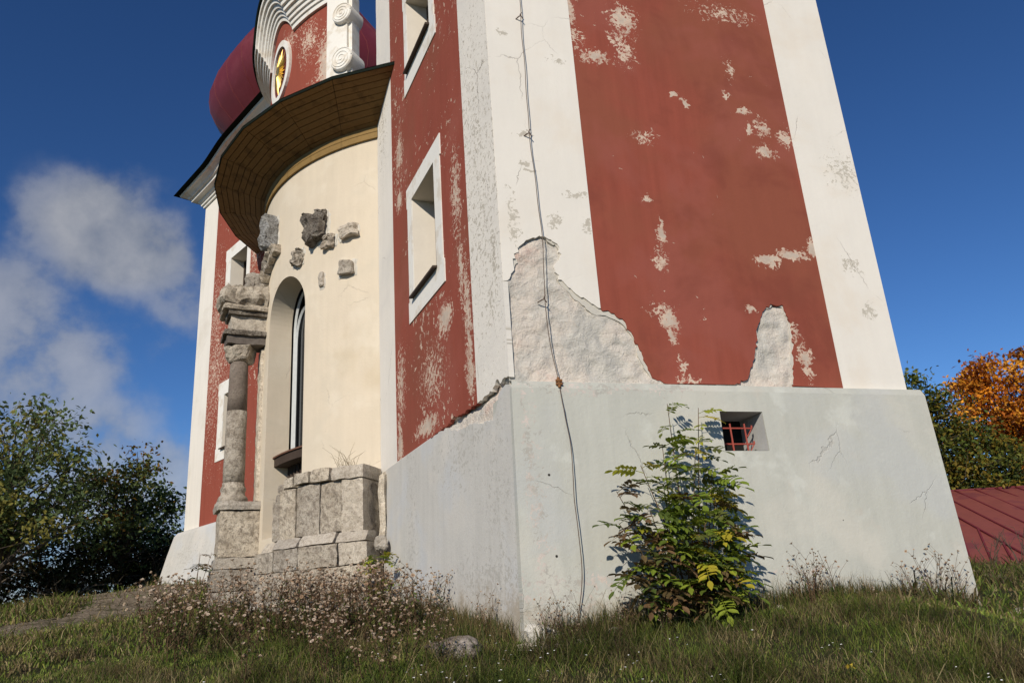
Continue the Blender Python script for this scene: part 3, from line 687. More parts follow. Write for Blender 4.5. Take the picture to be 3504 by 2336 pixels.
tag(helm, 'bulbous dark red sheet metal helm behind the gable')
for k in range(0, NS, 2):
    m = MB(); m.tube([V[i * NS + k] for i in range(1, len(hp_))], .007, 4); m.build('seam', M['medal'], helm)

# ---- convex bay with the arched opening
AC, AH, ASP, ASILL = 9.2, 9.5, 6.58, 2.9
def zarch(ph):
    t = (ph - AC) / AH
    return ASP + .72 * math.sqrt(max(0, 1 - t * t))
def arcwall(mb, phs, z0f, z1f, ro, ri, uvs, pin=lambda p: p):
    n0 = len(mb.v); k = len(phs); V = []
    for ph in phs:
        for z, r in ((z0f(ph), ro), (z1f(ph), ro), (z0f(ph), ri), (z1f(ph), ri)):
            V.append(cyl(ph if r == ro else pin(ph), z, r)); uvs.append((rad(ph) * BR + (.0 if r == ro else .3), z))
    F = []
    for i in range(k - 1):
        a, b = 4 * i, 4 * i + 4
        F += [(a, b, b + 1, a + 1), (a + 2, a + 3, b + 3, b + 2), (a + 1, b + 1, b + 3, a + 3), (a, a + 2, b + 2, b)]
    e = 4 * (k - 1)
    F += [(0, 1, 3, 2), (e, e + 2, e + 3, e + 1)]
    mb.add(V, F)
mb = MB(); uvs = []
ri = BR - .41
SPL = lambda p: p - .5 * max(0, min(1, (AC + AH - p) / (2 * AH)))
arcwall(mb, list(np.linspace(-43, AC - AH, 40)), lambda p: 1.0, lambda p: 9.7, BR, ri, uvs, SPL)
arcwall(mb, list(np.linspace(AC + AH, 42.0, 30)), lambda p: 1.0, lambda p: 9.7, BR, ri, uvs)
aph = [AC - AH * math.cos(math.pi * i / 28) for i in range(29)]
arcwall(mb, aph, zarch, lambda p: 9.7, BR, ri, uvs, SPL)
arcwall(mb, list(np.linspace(AC - AH, AC + AH, 8)), lambda p: 1.0, lambda p: ASILL, BR, ri, uvs, SPL)
bay = mk('bay_wall', mb.v, mb.f, M['cream'], church, uvs)
bm = bmesh.new(); bm.from_mesh(bay.data); bmesh.ops.recalc_face_normals(bm, faces=bm.faces); bm.to_mesh(bay.data); bm.free()
tag(bay, 'convex cream plastered bay with an arched opening')
# nave behind the bay; its inner darkness is put into the near-black colour
PE, QE = C0 + U1 * FW, A0 + UL * 4.86
inw = np.array([.83, .558])
m = MB(); P = [PE + inw * .2, PE + inw * 7, QE + inw * 7, QE + inw * .2]
m.add([(p[0], p[1], z) for z in (1.0, 9.9) for p in P], [(0, 1, 5, 4), (1, 2, 6, 5), (2, 3, 7, 6), (4, 5, 6, 7), (0, 3, 2, 1)])
nave = m.build('nave_wall', M['dark'], church)
m = MB(); P = [cyl(40, 0, BR - .3), PE + inw * 7, QE + inw * 7, cyl(-40, 0, BR - .3)]
m.add([(p[0], p[1], z) for z in (9.9, 10.05) for p in P], [(0, 1, 5, 4), (1, 2, 6, 5), (2, 3, 7, 6), (3, 0, 4, 7), (4, 5, 6, 7), (0, 3, 2, 1)]); m.build('nave_roof', M['helm'], nave)
# window frame, sill beam and slatted hatch in the arch
aw = empty('arch_window', (0, 0, 0)); aw.parent = church; aw.location = Vector((-3.7, 12.4, 4)) - wloc(church)
rw = BR - .47
m = MB(); ring = [AC - .3 - AH] * 2 + [AC - .3 - AH * math.cos(math.pi * i / 20) for i in range(21)] + [AC - .3 + AH]
zz = [4.2, 5.4] + [max(ASP - .05, zarch(AC - AH * math.cos(math.pi * i / 20)) - .05) for i in range(21)] + [4.2]
m.tube([cyl(a, z, rw) for a, z in zip(ring, zz)], .032, 4); m.build('frame', M['whiteframe'], aw)
m = MB(); ring2 = [AC - .3 - AH * .74] * 2 + [AC - .3 - AH * .74 * math.cos(math.pi * i / 16) for i in range(17)] + [AC - .3 + AH * .74]
zz2 = [4.2, 5.4] + [ASP - .3 + .62 * math.sin(math.pi * i / 16) for i in range(17)] + [4.2]
m.tube([cyl(a, z, rw + .02) for a, z in zip(ring2, zz2)], .03, 4); m.build('sash', M['whiteframe'], aw)
m = MB(); m.tube([cyl(AC, 4.2, rw), cyl(AC, ASP + .62, rw)], .035, 4); m.build('mullion', M['whiteframe'], aw)
V = [cyl(a, z, rw - .06) for z in (4.2, ASP) for a in np.linspace(AC - AH - 3, AC + AH + 1, 6)]
m = MB(); m.add(V + [cyl(AC, ASP + .80, rw - .06)], [(i, i + 1, i + 7, i + 6) for i in range(5)] + [(6 + i, 7 + i, 12) for i in range(5)]); m.build('pane', M['glass'], aw)
m = MB()
for z0, z1, r0, r1 in ((4.10, 4.24, BR - .40, BR - .16),):
    a = np.linspace(AC - AH - 1.6, AC + AH + .2, 8)
    V = [cyl(p, z, r) for p in a for z, r in ((z0, r0), (z1, r0), (z1, r1), (z0, r1))]
    m.add(V, [(i * 4 + k, i * 4 + (k + 1) % 4, i * 4 + 4 + (k + 1) % 4, i * 4 + 4 + k) for i in range(7) for k in range(4)])
sb = m.build('sill_beam', M['wood_dark'], aw)
m = MB(); V = [cyl(p, z, r) for p in a for z, r in ((4.243, BR - .42), (4.268, BR - .42), (4.268, BR - .13), (4.243, BR - .13))]
m.add(V, [(i * 4 + k, i * 4 + (k + 1) % 4, i * 4 + 4 + (k + 1) % 4, i * 4 + 4 + k) for i in range(7) for k in range(4)]); m.build('sill_board', solid('brown_board', (.15, .075, .05), .8, .2, 8.0, .003), aw)
for k in range(9):
    p = AC - AH + 1.0 + k * 2.05; m = MB(); m.tube([cyl(p, 2.9, BR - .40), cyl(p, 4.1, BR - .40)], .03, 4); m.build('slat', M['wood_dark'], aw)

# ---- wooden canopy round the bay
KC = np.array([-.83, 15.56]); KR = 5.22; KA = 48.5; KN = 213.42; NSEG = 8
def kout(th, r=KR): w = rad(KN + th); return np.array([KC[0] + r * math.cos(w), KC[1] + r * math.sin(w)])
canopy = empty('canopy', (0, 0, 0)); canopy.parent = church; canopy.location = Vector((-4.2, 12.8, 9.6)) - wloc(church)
tag(canopy, 'dark wooden plank canopy curving round the cream bay')
ths_ = [-KA + 2 * KA * i / NSEG for i in range(NSEG + 1)]
phs_ = [t / KA * 41.0 for t in ths_]
def ksof(i, t, dz=0.0):
    o = kout(ths_[i]); q = cyl(phs_[i], 0, BR + .015)
    return Vector((o[0] + (q[0] - o[0]) * t, o[1] + (q[1] - o[1]) * t, 9.90 - .42 * max(t, 0) ** 1.25 + dz))
NPL = 9
for i in range(NSEG):
    for j in range(NPL):
        t0, t1 = j / NPL + .006, (j + 1) / NPL - .006
        a, b, c, d = ksof(i, t0), ksof(i + 1, t0), ksof(i + 1, t1), ksof(i, t1)
        e = .006
        a, b, c, d = a.lerp(b, e), b.lerp(a, e), c.lerp(d, e), d.lerp(c, e)
        dz = random.uniform(-.004, .004)
        V = [v + Vector((0, 0, dz)) for v in (a, b, c, d)] + [v + Vector((0, 0, .025 + dz)) for v in (a, b, c, d)]
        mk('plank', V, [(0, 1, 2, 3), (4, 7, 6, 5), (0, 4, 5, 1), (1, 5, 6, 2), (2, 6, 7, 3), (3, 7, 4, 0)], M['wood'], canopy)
    V = [ksof(i, -.012, .0), ksof(i + 1, -.012, .0), ksof(i + 1, -.012, .05), ksof(i, -.012, .05), ksof(i, .03, .05), ksof(i + 1, .03, .05), ksof(i, .03, .03), ksof(i + 1, .03, .03)]
    mk('fascia', V, [(0, 1, 2, 3), (3, 2, 5, 4), (0, 6, 7, 1)], M['fascia'], canopy)
    q = [cyl(p, z, r) for p in (phs_[i], phs_[i + 1]) for z, r in ((9.25, BR + .012), (9.49, BR + .012), (9.25, BR + .045), (9.49, BR + .045))]
    # frieze board under the soffit, split into two boards with a joint
    for za, zb_ in ((9.255, 9.365), (9.375, 9.485)):
        q = [cyl(p, z, r) for p in np.linspace(phs_[i] + .04, phs_[i + 1] - .04, 4) for z, r in ((za, BR + .012), (zb_, BR + .012), (zb_, BR + .045), (za, BR + .045))]
        mk('frieze_board', q, [(k * 4 + l, k * 4 + (l + 1) % 4, k * 4 + 4 + (l + 1) % 4, k * 4 + 4 + l) for k in range(3) for l in range(4)], M['wood_yellow'], canopy)
V = []; F = []; KT = [0.02, .2, .4, .6, .8, 1.02]
for i in range(NSEG + 1):
    V += [ksof(i, -.02, .055), ksof(i, .5, .62), Vector(cyl(phs_[i], 10.28, BR - .1))] + [ksof(i, t, .045) for t in KT]
for i in range(NSEG):
    a, b = 9 * i, 9 * i + 9
    F += [(a, b, b + 1, a + 1), (a + 1, b + 1, b + 2, a + 2)] + [(a + 3 + k, a + 4 + k, b + 4 + k, b + 3 + k) for k in range(5)]
mk('roof_sheet', V, F, M['fascia'], canopy)

# ---- curved gable above the canopy
GK = 10.4
def zg(ph):
    t = abs(ph) / GK
    return 12.55 + (.62 * math.cos(t * math.pi / 2) ** .75 if t < 1 else 0)
mb = MB(); uvs = []
gph = sorted(set([round(float(x), 3) for x in np.linspace(-33.4, 33.4, 47)] + [-GK, GK, -9.8, 9.8, -10.1, 10.1]))
arcwall(mb, gph, lambda p: 9.7, lambda p: zg(p) + .3, BR, BR - .20, uvs)
M['red_gable'] = plaster('red_plaster_gable', RED, REDUND, REDUND2, speck=(7.0, 0.665), zone=(0.9, 0.50), tone=0.10, streak=0.08, flat=.6,
    patches=[(1.70, 11.2, .22, .75, 1.0), (1.5, 10.6, .35, .4, .9), (.9, 10.5, .35, .35, .7), (1.2, 12.0, .25, .4, .5), (.5, 12.4, .3, .2, .4), (.25, 12.2, .1, .5, .5)], bumpd=.006)
gable = mk('gable', mb.v, mb.f, M['red_gable'], church, uvs)
bm = bmesh.new(); bm.from_mesh(gable.data); bmesh.ops.recalc_face_normals(bm, faces=bm.faces); bm.to_mesh(gable.data); bm.free()
tag(gable, 'curved red gable with white cornice and gilded medallion')
def cdir(ph): w = rad(BN + ph); return np.array([math.cos(w), math.sin(w)])
GPROF = [(-.05, -.02), (.05, -.02), (.06, .07), (.09, .075), (.10, .15), (.135, .155), (.145, .23), (.18, .235), (.20, .32), (.245, .325), (.255, .41), (.30, .415), (.32, .50), (.36, .505), (.37, .58), (-.05, .62)]
gpath = [(cyl(p, 0)[:2], cdir(p), zg(p)) for p in gph]
gcor = sweep('cornice', gpath, GPROF, M['trim'], gable)
sweep('roof_edge', gpath, [(-.4, .622), (.40, .585), (.42, .62), (.1, .68), (-.4, .70)], M['fascia'], gcor)
for sg in (1, -1):
    mb = MB(); uvs = []
    arcwall(mb, list(np.linspace(26.0 * sg, 32.6 * sg, 6)) if sg > 0 else list(np.linspace(-32.6, -26, 6)), lambda p: 9.7, lambda p: 12.56, BR + .07, BR - .19, uvs)
    pil = mk('pilaster', mb.v, mb.f, M['trim'], gable)
    mb = MB(); uvs = []
    pr = (32.65, 33.7) if sg > 0 else (-33.7, -32.65)
    arcwall(mb, list(np.linspace(pr[0], pr[1], 4)), lambda p: 9.7, lambda p: 12.5, BR + .02, BR - .21, uvs)
    mk('gable_end', mb.v, mb.f, M['trim'], gable)
    for zc_, rv in ((12.02, .21), (11.02, .235)):
        ph = 31.6 * sg; c3 = Vector(cyl(ph, zc_, BR)); dr = Vector((*cdir(ph), 0)); tn = Vector((-dr.y, dr.x, 0)) * sg; up = Vector((0, 0, 1))
        m = MB(); V = []; F = []; K = 28
        prof = [(-.26, .0), (-.26, .92), (-.24, 1.0), (.13, 1.0), (.15, .93), (.15, .0)]
        for dd, rr_ in prof:
            for k in range(K):
                w = 2 * math.pi * k / K; V.append(c3 + dr * dd + (tn * math.cos(w) + up * math.sin(w)) * rv * max(rr_, .001))
        for i in range(len(prof) - 1):
            for k in range(K): F.append((i * K + k, i * K + (k + 1) % K, (i + 1) * K + (k + 1) % K, (i + 1) * K + k))
        vol = mk('volute', V, F, M['trim'], gable, None, False)
        m = MB(); sp_ = []
        for k in range(70):
            w = k / 70 * 2 * math.pi * 2.9; q = rv * (.95 - .85 * k / 70)
            sp_.append(c3 + dr * .152 + (tn * math.cos(w) + up * math.sin(w)) * q)
        m.tube(sp_, .010, 5); m.build('spiral', M['trim'], vol)
# medallion
MPH, MZ = 1.8, 11.92
def med(x, z, d): return cyl(MPH + math.degrees(x / BR), MZ + z, BR + d)
med_root = None
def ellring(name, a0, b0, a1, b1, d0, d1, mat, parent, n=44):
    V = []; F = []
    for k in range(n):
        w = 2 * math.pi * k / n; c_, s_ = math.cos(w), math.sin(w)
        V += [med(a0 * c_, b0 * s_, d0), med(a0 * c_, b0 * s_, d1), med(a1 * c_, b1 * s_, d1), med(a1 * c_, b1 * s_, d0)]
    for k in range(n):
        a, b = 4 * k, 4 * ((k + 1) % n)
        for l in range(3): F.append((a + l, a + l + 1, b + l + 1, b + l))
    return mk(name, V, F, mat, parent)
mring = ellring('medallion', .40, .56, .52, .69, .0, .055, M['trim'], gable)
tag(mring, 'oval medallion with a gilded sunburst on dark red ground')
V = [med(0, 0, .012)] + [med(.41 * math.cos(2 * math.pi * k / 36), .57 * math.sin(2 * math.pi * k / 36), .012) for k in range(36)]
ground = None
G = [mring]
# sub-parts of the gable (third level is the medallion's siblings)
mk('medallion_ground', V, [(0, 1 + k, 1 + (k + 1) % 36) for k in range(36)], M['medal'], gable)
rr_ = random.Random(5)
for k in range(26):
    w = 2 * math.pi * k / 26; L = .50 if k % 2 else .38; L *= rr_.uniform(.85, 1.05)
    c_, s_ = math.cos(w), math.sin(w); wd_ = .028; x0, x1 = .12, L
    q = [(x0 * c_ * .72 - s_ * wd_, x0 * s_ + c_ * wd_), (x0 * c_ * .72 + s_ * wd_, x0 * s_ - c_ * wd_), (x1 * c_ * .72, x1 * s_)]
    V = [med(q[0][0], q[0][1], .03), med(q[1][0], q[1][1], .03), med(q[2][0], q[2][1], .03), med((q[0][0] + q[1][0]) / 2, (q[0][1] + q[1][1]) / 2, .085)]
    mk('gilt_ray', V, [(0, 2, 3), (1, 3, 2), (0, 3, 1)], M['gold'], gable)
m = MB(); V = []; K = 20
V = [med(.10 * .8 * math.cos(2 * math.pi * k / K), .12 * math.sin(2 * math.pi * k / K), d) for d in (.03, .075) for k in range(K)] + [med(0, 0, .09)]
m.add(V, [(k, (k + 1) % K, K + (k + 1) % K, K + k) for k in range(K)] + [(K + k, K + (k + 1) % K, 2 * K) for k in range(K)]); m.build('gilt_disc', M['gold'], gable)

# ---- stonework in front of the bay
def block(name, fn, parent, mat, n=(6, 3, 6), amp=.010, round_=.06, seed=0):
    """rough stone block: fn maps unit-cube coordinates to the world"""
    idx = {}; V = []; F = []
    def vid(i, j, k):
        key = (i, j, k)
        if key not in idx:
            q = [i / n[0], j / n[1], k / n[2]]
            onb = sum(1 for a, b in zip(key, n) if a in (0, b))
            c_ = [.5, .5, .5]
            sh = 0 if onb < 2 else round_ * (.55 if onb == 2 else 1.0)
            q = [a + (b - a) * sh * (1 if key[ii] in (0, n[ii]) else 0) * .5 for ii, (a, b) in enumerate(zip(q, c_))]
            p = Vector(fn(*q))
            s_ = p * 7 + Vector((seed * 3.1, seed * 1.7, 0))
            p = p + Vector((noise.noise(s_), noise.noise(s_ + Vector((31, 0, 0))), noise.noise(s_ + Vector((0, 57, 0))))) * amp + Vector((noise.noise(s_ * 3.3), noise.noise(s_ * 3.3 + Vector((9, 9, 9))), 0)) * amp * .6
            idx[key] = len(V); V.append(p)
        return idx[key]
    for ax in range(3):
        u, w = [a for a in range(3) if a != ax]
        for side in (0, n[ax]):
            for i in range(n[u]):
                for j in range(n[w]):
                    q = []
                    for di, dj in ((0, 0), (1, 0), (1, 1), (0, 1)):
                        key = [0, 0, 0]; key[ax] = side; key[u] = i + di; key[w] = j + dj; q.append(vid(*key))
                    F.append(tuple(q))
    o = mk(name, V, F, mat, parent)
    bm = bmesh.new(); bm.from_mesh(o.data); bmesh.ops.recalc_face_normals(bm, faces=bm.faces); bm.to_mesh(o.data); bm.free()
    return o
def arcblock(name, parent, mat, p0, p1, z0, z1, r0, r1, seed, amp=.012, taper=0.0, rnd=.05, den=1.0):
    L = rad(abs(p1 - p0)) * r1
    n = (max(2, int(L / .07 * den)), 3, max(2, int((z1 - z0) / .07 * den)))
    return block(name, lambda a, b, c: cyl(p0 + (p1 - p0) * a, z0 + (z1 - z0) * c, r0 + (r1 - taper * c - r0) * b), parent, mat, n, amp, rnd, seed)
altar = empty('altar_base', (0, 0, 0)); altar.parent = church; altar.location = Vector((-3.0, 11.2, 1.6)) - wloc(church)
tag(altar, 'ruined curved stone altar base before the bay')
g = .12
for i, (p0, p1, z0, z1, r1) in enumerate([(34.6, 41.4, 3.44, 3.625, 4.66), (30.3, 34.5, 3.45, 3.64, 4.66), (26.4, 30.1, 3.46, 3.63, 4.66), (23.6, 26.3, 3.44, 3.59, 4.64), (21.3, 23.4, 3.40, 3.52, 4.60)]):
    arcblock('cap_stone', altar, M['stone' if i != 0 else 'stone_pale'], p0 + g, p1 - g, z0, z1, 4.05, r1, 20 + i, .016, .02, .12)
for i, (p0, p1, z0, z1, r1) in enumerate([(36.9, 41.0, 2.72, 3.43, 4.62), (32.2, 36.7, 2.74, 3.43, 4.585), (26.8, 32.0, 2.73, 3.44, 4.585), (22.6, 26.6, 2.71, 3.42, 4.60), (20.1, 22.4, 2.72, 3.28, 4.57)]):
    arcblock('panel_stone', altar, M['stone_pale' if i == 0 else 'stone'], p0 + g * .25, p1 - g * .25, z0, z1, 4.05, r1, 30 + i, .014, 0.0, .012)
for i, (p0, p1, z0, z1, r1) in enumerate([(36.2, 42.3, 2.58, 2.72, 4.74), (28.6, 36.1, 2.58, 2.73, 4.74), (22.4, 28.4, 2.58, 2.72, 4.74), (18.6, 22.2, 2.56, 2.70, 4.70)]):
    arcblock('moulding_stone', altar, M['stone_pale'], p0 + g, p1 - g, z0, z1, 4.05, r1, 40 + i, .014, .11, .10)
for i, (p0, p1, z0, z1, r1) in enumerate([(37.4, 42.6, 2.28, 2.565, 4.77), (29.4, 37.2, 2.27, 2.565, 4.77), (23.6, 29.2, 2.27, 2.565, 4.76), (18.2, 23.4, 2.27, 2.55, 4.75),
                                          (34.9, 42.7, 1.93, 2.26, 4.78), (26.0, 34.7, 1.93, 2.26, 4.78), (18.0, 25.8, 1.92, 2.26, 4.77),
                                          (38.0, 42.9, 1.2, 1.915, 4.80), (29.5, 37.8, 1.2, 1.915, 4.80), (17.8, 29.3, 1.2, 1.91, 4.80)]):
    arcblock('base_stone', altar, M['stone_pale' if i in (0, 9) else 'stone'], p0 + g * .35, p1 - g * .35, z0, z1, 4.05, r1, 50 + i, .014, 0.0, .02)
arcblock('core_stone', altar, M['stone'], 19.5, 41.0, 1.2, 3.42, BR + .01, 4.5, 70, .01)
block('loose_stone', lambda a, b, c: (-1.99 + .16 * a - .05 * b, 10.70 + .14 * b, 2.42 + .20 * c), altar, M['stone_pale'], (4, 4, 4), .03, .5, 81)
block('corner_stone', lambda a, b, c: tuple(np.array(cyl(42.6 + 1.3 * a, 2.35 + 1.2 * c, 4.0 + .42 * b))), altar, M['stone_pale'], (2, 3, 8), .03, .3, 82)

# column with pedestal on the far side of the arch
colm = empty('stone_column', (0, 0, 0)); colm.parent = church; colm.location = Vector((-4.9, 13.4, 1.9)) - wloc(church)
tag(colm, 'lone weathered stone column on a pedestal with broken entablature')
PPH = -7.4
e_o = cdir(PPH); e_t = np.array([-e_o[1], e_o[0]]); pb = np.array(cyl(PPH, 0, BR)[:2])
def ped(t, o, z): p = pb + e_t * t + e_o * o; return (p[0], p[1], z)
def pblock(nm, t0, t1, o0, o1, z0, z1, mat, seed, amp=.012, rnd=.05, n=None):
    return block(nm, lambda a, b, c: ped(t0 + (t1 - t0) * a, o0 + (o1 - o0) * b, z0 + (z1 - z0) * c), colm, mat,
                 n or (max(2, int((t1 - t0) / .08)), max(2, int((o1 - o0) / .08)), max(2, int((z1 - z0) / .08))), amp, rnd, seed)
pblock('pedestal_cap', -.36, .36, -.1, .68, 3.42, 3.56, M['stone_pale'], 101, .02, .15)
pblock('pedestal_block', -.31, .31, -.1, .62, 2.66, 3.41, M['stone'], 102, .014)
pblock('pedestal_block', -.35, .35, -.1, .66, 2.48, 2.65, M['stone_pale'], 103, .014)
pblock('pedestal_block', -.37, .37, -.1, .70, 2.14, 2.47, M['stone'], 104, .014)
pblock('pedestal_block', -.38, .37, -.1, .72, 1.4, 2.13, M['stone_pale'], 105, .014)
cc = np.array(ped(0, .40, 0)[:2])
def lathe(nm, prof, mat, amp=.0, n=20, seed=0):
    V = []; F = []
    for z, r in prof:
        for k in range(n):
            w = 2 * math.pi * k / n
            q = r + amp * noise.noise(Vector((math.cos(w) * 3 + seed, math.sin(w) * 3, z * 5)))
            V.append((cc[0] + q * math.cos(w), cc[1] + q * math.sin(w), z))
    for i in range(len(prof) - 1):
        for k in range(n): F.append((i * n + k, i * n + (k + 1) % n, (i + 1) * n + (k + 1) % n, (i + 1) * n + k))
    F += [tuple(range(n))[::-1], tuple((len(prof) - 1) * n + k for k in range(n))]
    return mk(nm, V, F, mat, colm, None, True)
lathe('column_base', [(3.56, .245), (3.62, .25), (3.66, .235), (3.69, .205), (3.74, .20), (3.78, .215), (3.82, .205), (3.85, .185), (3.90, .178)], M['stone'], .02, 20, 1)
lathe('column_shaft', [(3.90, .178), (4.2, .178), (4.5, .176), (4.8, .174), (5.15, .172)], M['stone'], .008, 22, 2)
lathe('column_shaft', [(5.152, .168), (5.5, .164), (5.8, .158), (6.04, .152)], M['shaft'], .003, 22, 3)
block('capital', lambda a, b, c: (cc[0] + (a - .5) * (.36 + .12 * c), cc[1] + (b - .5) * (.36 + .12 * c), 6.04 + .29 * c), colm, M['stone'], (6, 6, 4), .05, .3, 110)
pblock('architrave', -.24, .24, -.1, .66, 6.34, 6.56, M['shaft'], 111, .02, .08)
pblock('architrave_fillet', -.30, .30, -.1, .72, 6.49, 6.585, M['stone_dark'], 112, .02, .1)
pblock('frieze_block', -.24, .24, -.1, .60, 6.59, 6.86, M['stone_pale'], 113, .02)
pblock('cornice_fragment', -.32, .32, -.1, .66, 6.865, 6.95, M['stone_dark'], 114, .02, .1)
pblock('cornice_fragment', -.38, .38, -.1, .76, 6.955, 7.04, M['stone'], 115, .03, .15)
pblock('cornice_fragment', -.38, .40, -.08, .80, 7.045, 7.42, M['stone'], 116, .07, .35)
pblock('cornice_fragment', -.30, .30, -.08, .34, 7.40, 7.74, M['stone'], 117, .07, .4)
pblock('wall_pilaster', -.15, .15, -.08, .05, 3.57, 6.32, M['stone_pale'], 118, .02)

# archivolt remnant and stone fragments left in the bay wall
for k in range(7):
    w0, w1 = rad(180 - 12 * k), rad(180 - 12 * (k + 1) + 1)
    def arcf(a, b, c, w0=w0, w1=w1):
        w = w0 + (w1 - w0) * a; q = .98 + .17 * c
        return cyl(8.0 + math.degrees(q * .92 * math.cos(w) / BR), 6.95 + q * math.sin(w) * .95, BR - .03 + (.16 + .05 * (c > .5)) * b)
    block('archivolt_stone', arcf, church, M['stone'], (4, 3, 4), .025, .2, 130 + k)
def fragment(ph, z, wx, wz, dep, mat, seed, amp=.05, lab=None, tilt=0.0):
    def fn(a, b, c):
        x, zz = (a - .5) * wx * (1 - .35 * (c * .6 if seed % 2 else (1 - c) * .5)), (c - .5) * wz + tilt * (a - .5) * wx
        return cyl(ph + math.degrees(x / BR), z + zz, BR - .04 + (dep + .04) * b * (1 - .25 * abs(a - .5)))
    o = block('stone_fragment', fn, church, mat, (8, 5, 8), amp, .35, seed)
    if lab: tag(o, lab)
    def bed(a, b, c):
        w_ = 2 * math.pi * (seed % 7); k = 1.32 + .16 * noise.noise(Vector((a * 4, c * 4, seed)))
        return cyl(ph + math.degrees((a - .5) * wx * k / BR), z + (c - .5) * wz * k - .02, BR - .03 + .042 * b)
    block('mortar_bed', bed, church, M['basecoat'], (9, 2, 9), .022, .9, seed + 300)
fragment(2.2, 8.36, .30, .64, .30, M['stone_grey'], 141, .05, 'pale grey carved stump high on the bay')
fragment(22.9, 7.90, .48, .52, .20, M['stone_dark'], 142, .09, 'largest dark jagged stone on the bay wall')
fragment(27.2, 7.58, .26, .22, .10, M['stone'], 143, .07)
fragment(33.0, 7.62, .37, .23, .13, M['stone_pale'], 145, .05)
fragment(15.8, 7.52, .29, .29, .12, M['stone'], 147, .08)
fragment(32.3, 6.98, .31, .25, .11, M['stone'], 149, .02, None, -.15)
fragment(24.8, 6.92, .10, .25, .07, M['stone_pale'], 151, .02)

# ------------------------------------------------------------------ lightning conductor cables
CABLE = [(0.400, 10.0), (0.396, 8.051), (0.386, 7.689), (0.386, 6.996), (0.377, 6.284), (0.402, 5.613), (0.419, 5.119), (0.408, 4.641), (0.39, 4.363), (0.409, 4.005), (0.445, 3.55), (0.461, 3.235), (0.482, 2.948), (0.478, 2.668), (0.46, 2.434), (0.463, 2.204), (0.476, 1.942), (0.462, 1.76), (0.417, 1.547), (0.364, 1.28)]
def cabd(z): return .055 if z > 3.8 else (.055 + (3.8 - z) / .5 * .085 if z > 3.3 else .145 + .055 * (0.5 - 0.5 * math.cos((3.3 - z) * 2.6)))
def smoothline(P, k=6):
    out = []
    for i in range(len(P) - 1):
        p0, p1, p2, p3 = P[max(i - 1, 0)], P[i], P[i + 1], P[min(i + 2, len(P) - 1)]
        for j in range(k):
            t = j / k
            out.append(tuple(.5 * (2 * b + (c - a) * t + (2 * a - 5 * b + 4 * c - d) * t * t + (3 * b - a - 3 * c + d) * t ** 3) for a, b, c, d in zip(p0, p1, p2, p3)))
    return out + [P[-1]]
cab = empty('lightning_cable', fside(.36, 1.3, .15), 'rusty lightning cable running down the sunlit side wall of the tower', 'cable')
m = MB(); m.tube([fside(s + .004 * math.sin(z * 9), z, cabd(z)) for s, z in smoothline(CABLE)], .0042, 6); m.build('wire', M['cable'], cab)
for s, z in ((.392, 7.78), (.378, 6.27), (.392, 4.40)):
    b = MB(); b.tube([fside(s - .05, z - .01, -.01), fside(s - .02, z, .04), fside(s, z, cabd(z) + .006)], .007, 5)
    b.tube([fside(s + .02, z - .035, cabd(z)), fside(s - .012, z + .012, cabd(z) + .008), fside(s + .012, z + .045, cabd(z))], .006, 5); b.build('bracket', M['cable'], cab)
b = MB()
for dz in (0, .032): b.tube([fside(.415, 3.535 + dz, cabd(3.54) + .008), fside(.475, 3.535 + dz, cabd(3.54) + .008)], .014, 6)
b.tube([fside(.445, 3.50, cabd(3.5) + .004), fside(.445, 3.60, cabd(3.6) + .004)], .014, 6); b.build('clamp', M['rust'] if 0 else solid('rusty_clamp', (.22, .10, .04), .8, .3, 30.0, .001), cab)
cab2 = empty('lightning_cable', fright(.1, 1.4, .3), 'thin dark cable held off the far right edge of the tower', 'cable')
m = MB(); m.tube([fright(.35, z, d) for z, d in ((9.5, .10), (7.0, .12), (5.2, .16), (4.05, .20), (3.55, .20), (3.2, .22), (2.2, .30), (1.5, .36))], .007, 6); m.build('wire', M['cable'], cab2)
b = MB(); b.tube([fright(.35, 4.04, -.03), fright(.35, 4.05, .21)], .010, 5); b.build('bracket', M['stone_pale'], cab2)

# ------------------------------------------------------------------ red roofed building on the right
RS_, K_, RR_, EL_ = (Vector(v) for v in ((10.543, 21.56, 3.80), (10.03, 16.14, 1.72), (13.93, 21.36, 3.75), (8.30, 17.10, 1.86)))
hb = empty('low_building', (10.5, 19.0, 1.3), 'low building with a red standing seam metal roof beside the autumn trees', 'building')
dA = RR_ - RS_
FR = RS_ + dA * 3.0; KRr = K_ + dA * 3.0 + Vector((1.0, -.9, -.02))
EL2 = RS_ + Vector((-1.6, .9, -.6)); BK = RS_ + Vector((-.4, 4.2, -2.0)); BKR = FR + Vector((.4, 4.2, -2.0))
roof = mk('roof', [RS_, K_, KRr, FR, EL_, EL2, BK, BKR], [(0, 1, 2, 3), (0, 5, 4, 1), (0, 3, 7, 6), (0, 6, 5)], M['roofred'], hb)
def seam(a, b):
    m = MB(); n_ = Vector((-.1, -.5, 1)).normalized() * .02
    m.tube([a + n_, b + n_], .026, 4); m.build('seam', M['helm'], roof)
seam(RS_, FR)
seam(RS_, K_)
for k in range(1, 17):
    a = RS_ + dA * (k * .155); seam(a, a + (K_ - RS_) + (KRr - K_ - (FR - RS_)) * (k * .155 / 3))
for t in (.22, .40, .58, .76):
    a = RS_.lerp(K_, t); q = EL_.lerp(K_, min(.98, t * 1.02)); seam(a, q)
m = MB()
q = [K_ + Vector((.25, .35, -.08)), KRr + Vector((0, .5, -.08)), BKR + Vector((0, -.3, .1)), BK + Vector((.3, -.3, .1)), EL_ + Vector((.35, .3, -.08))]
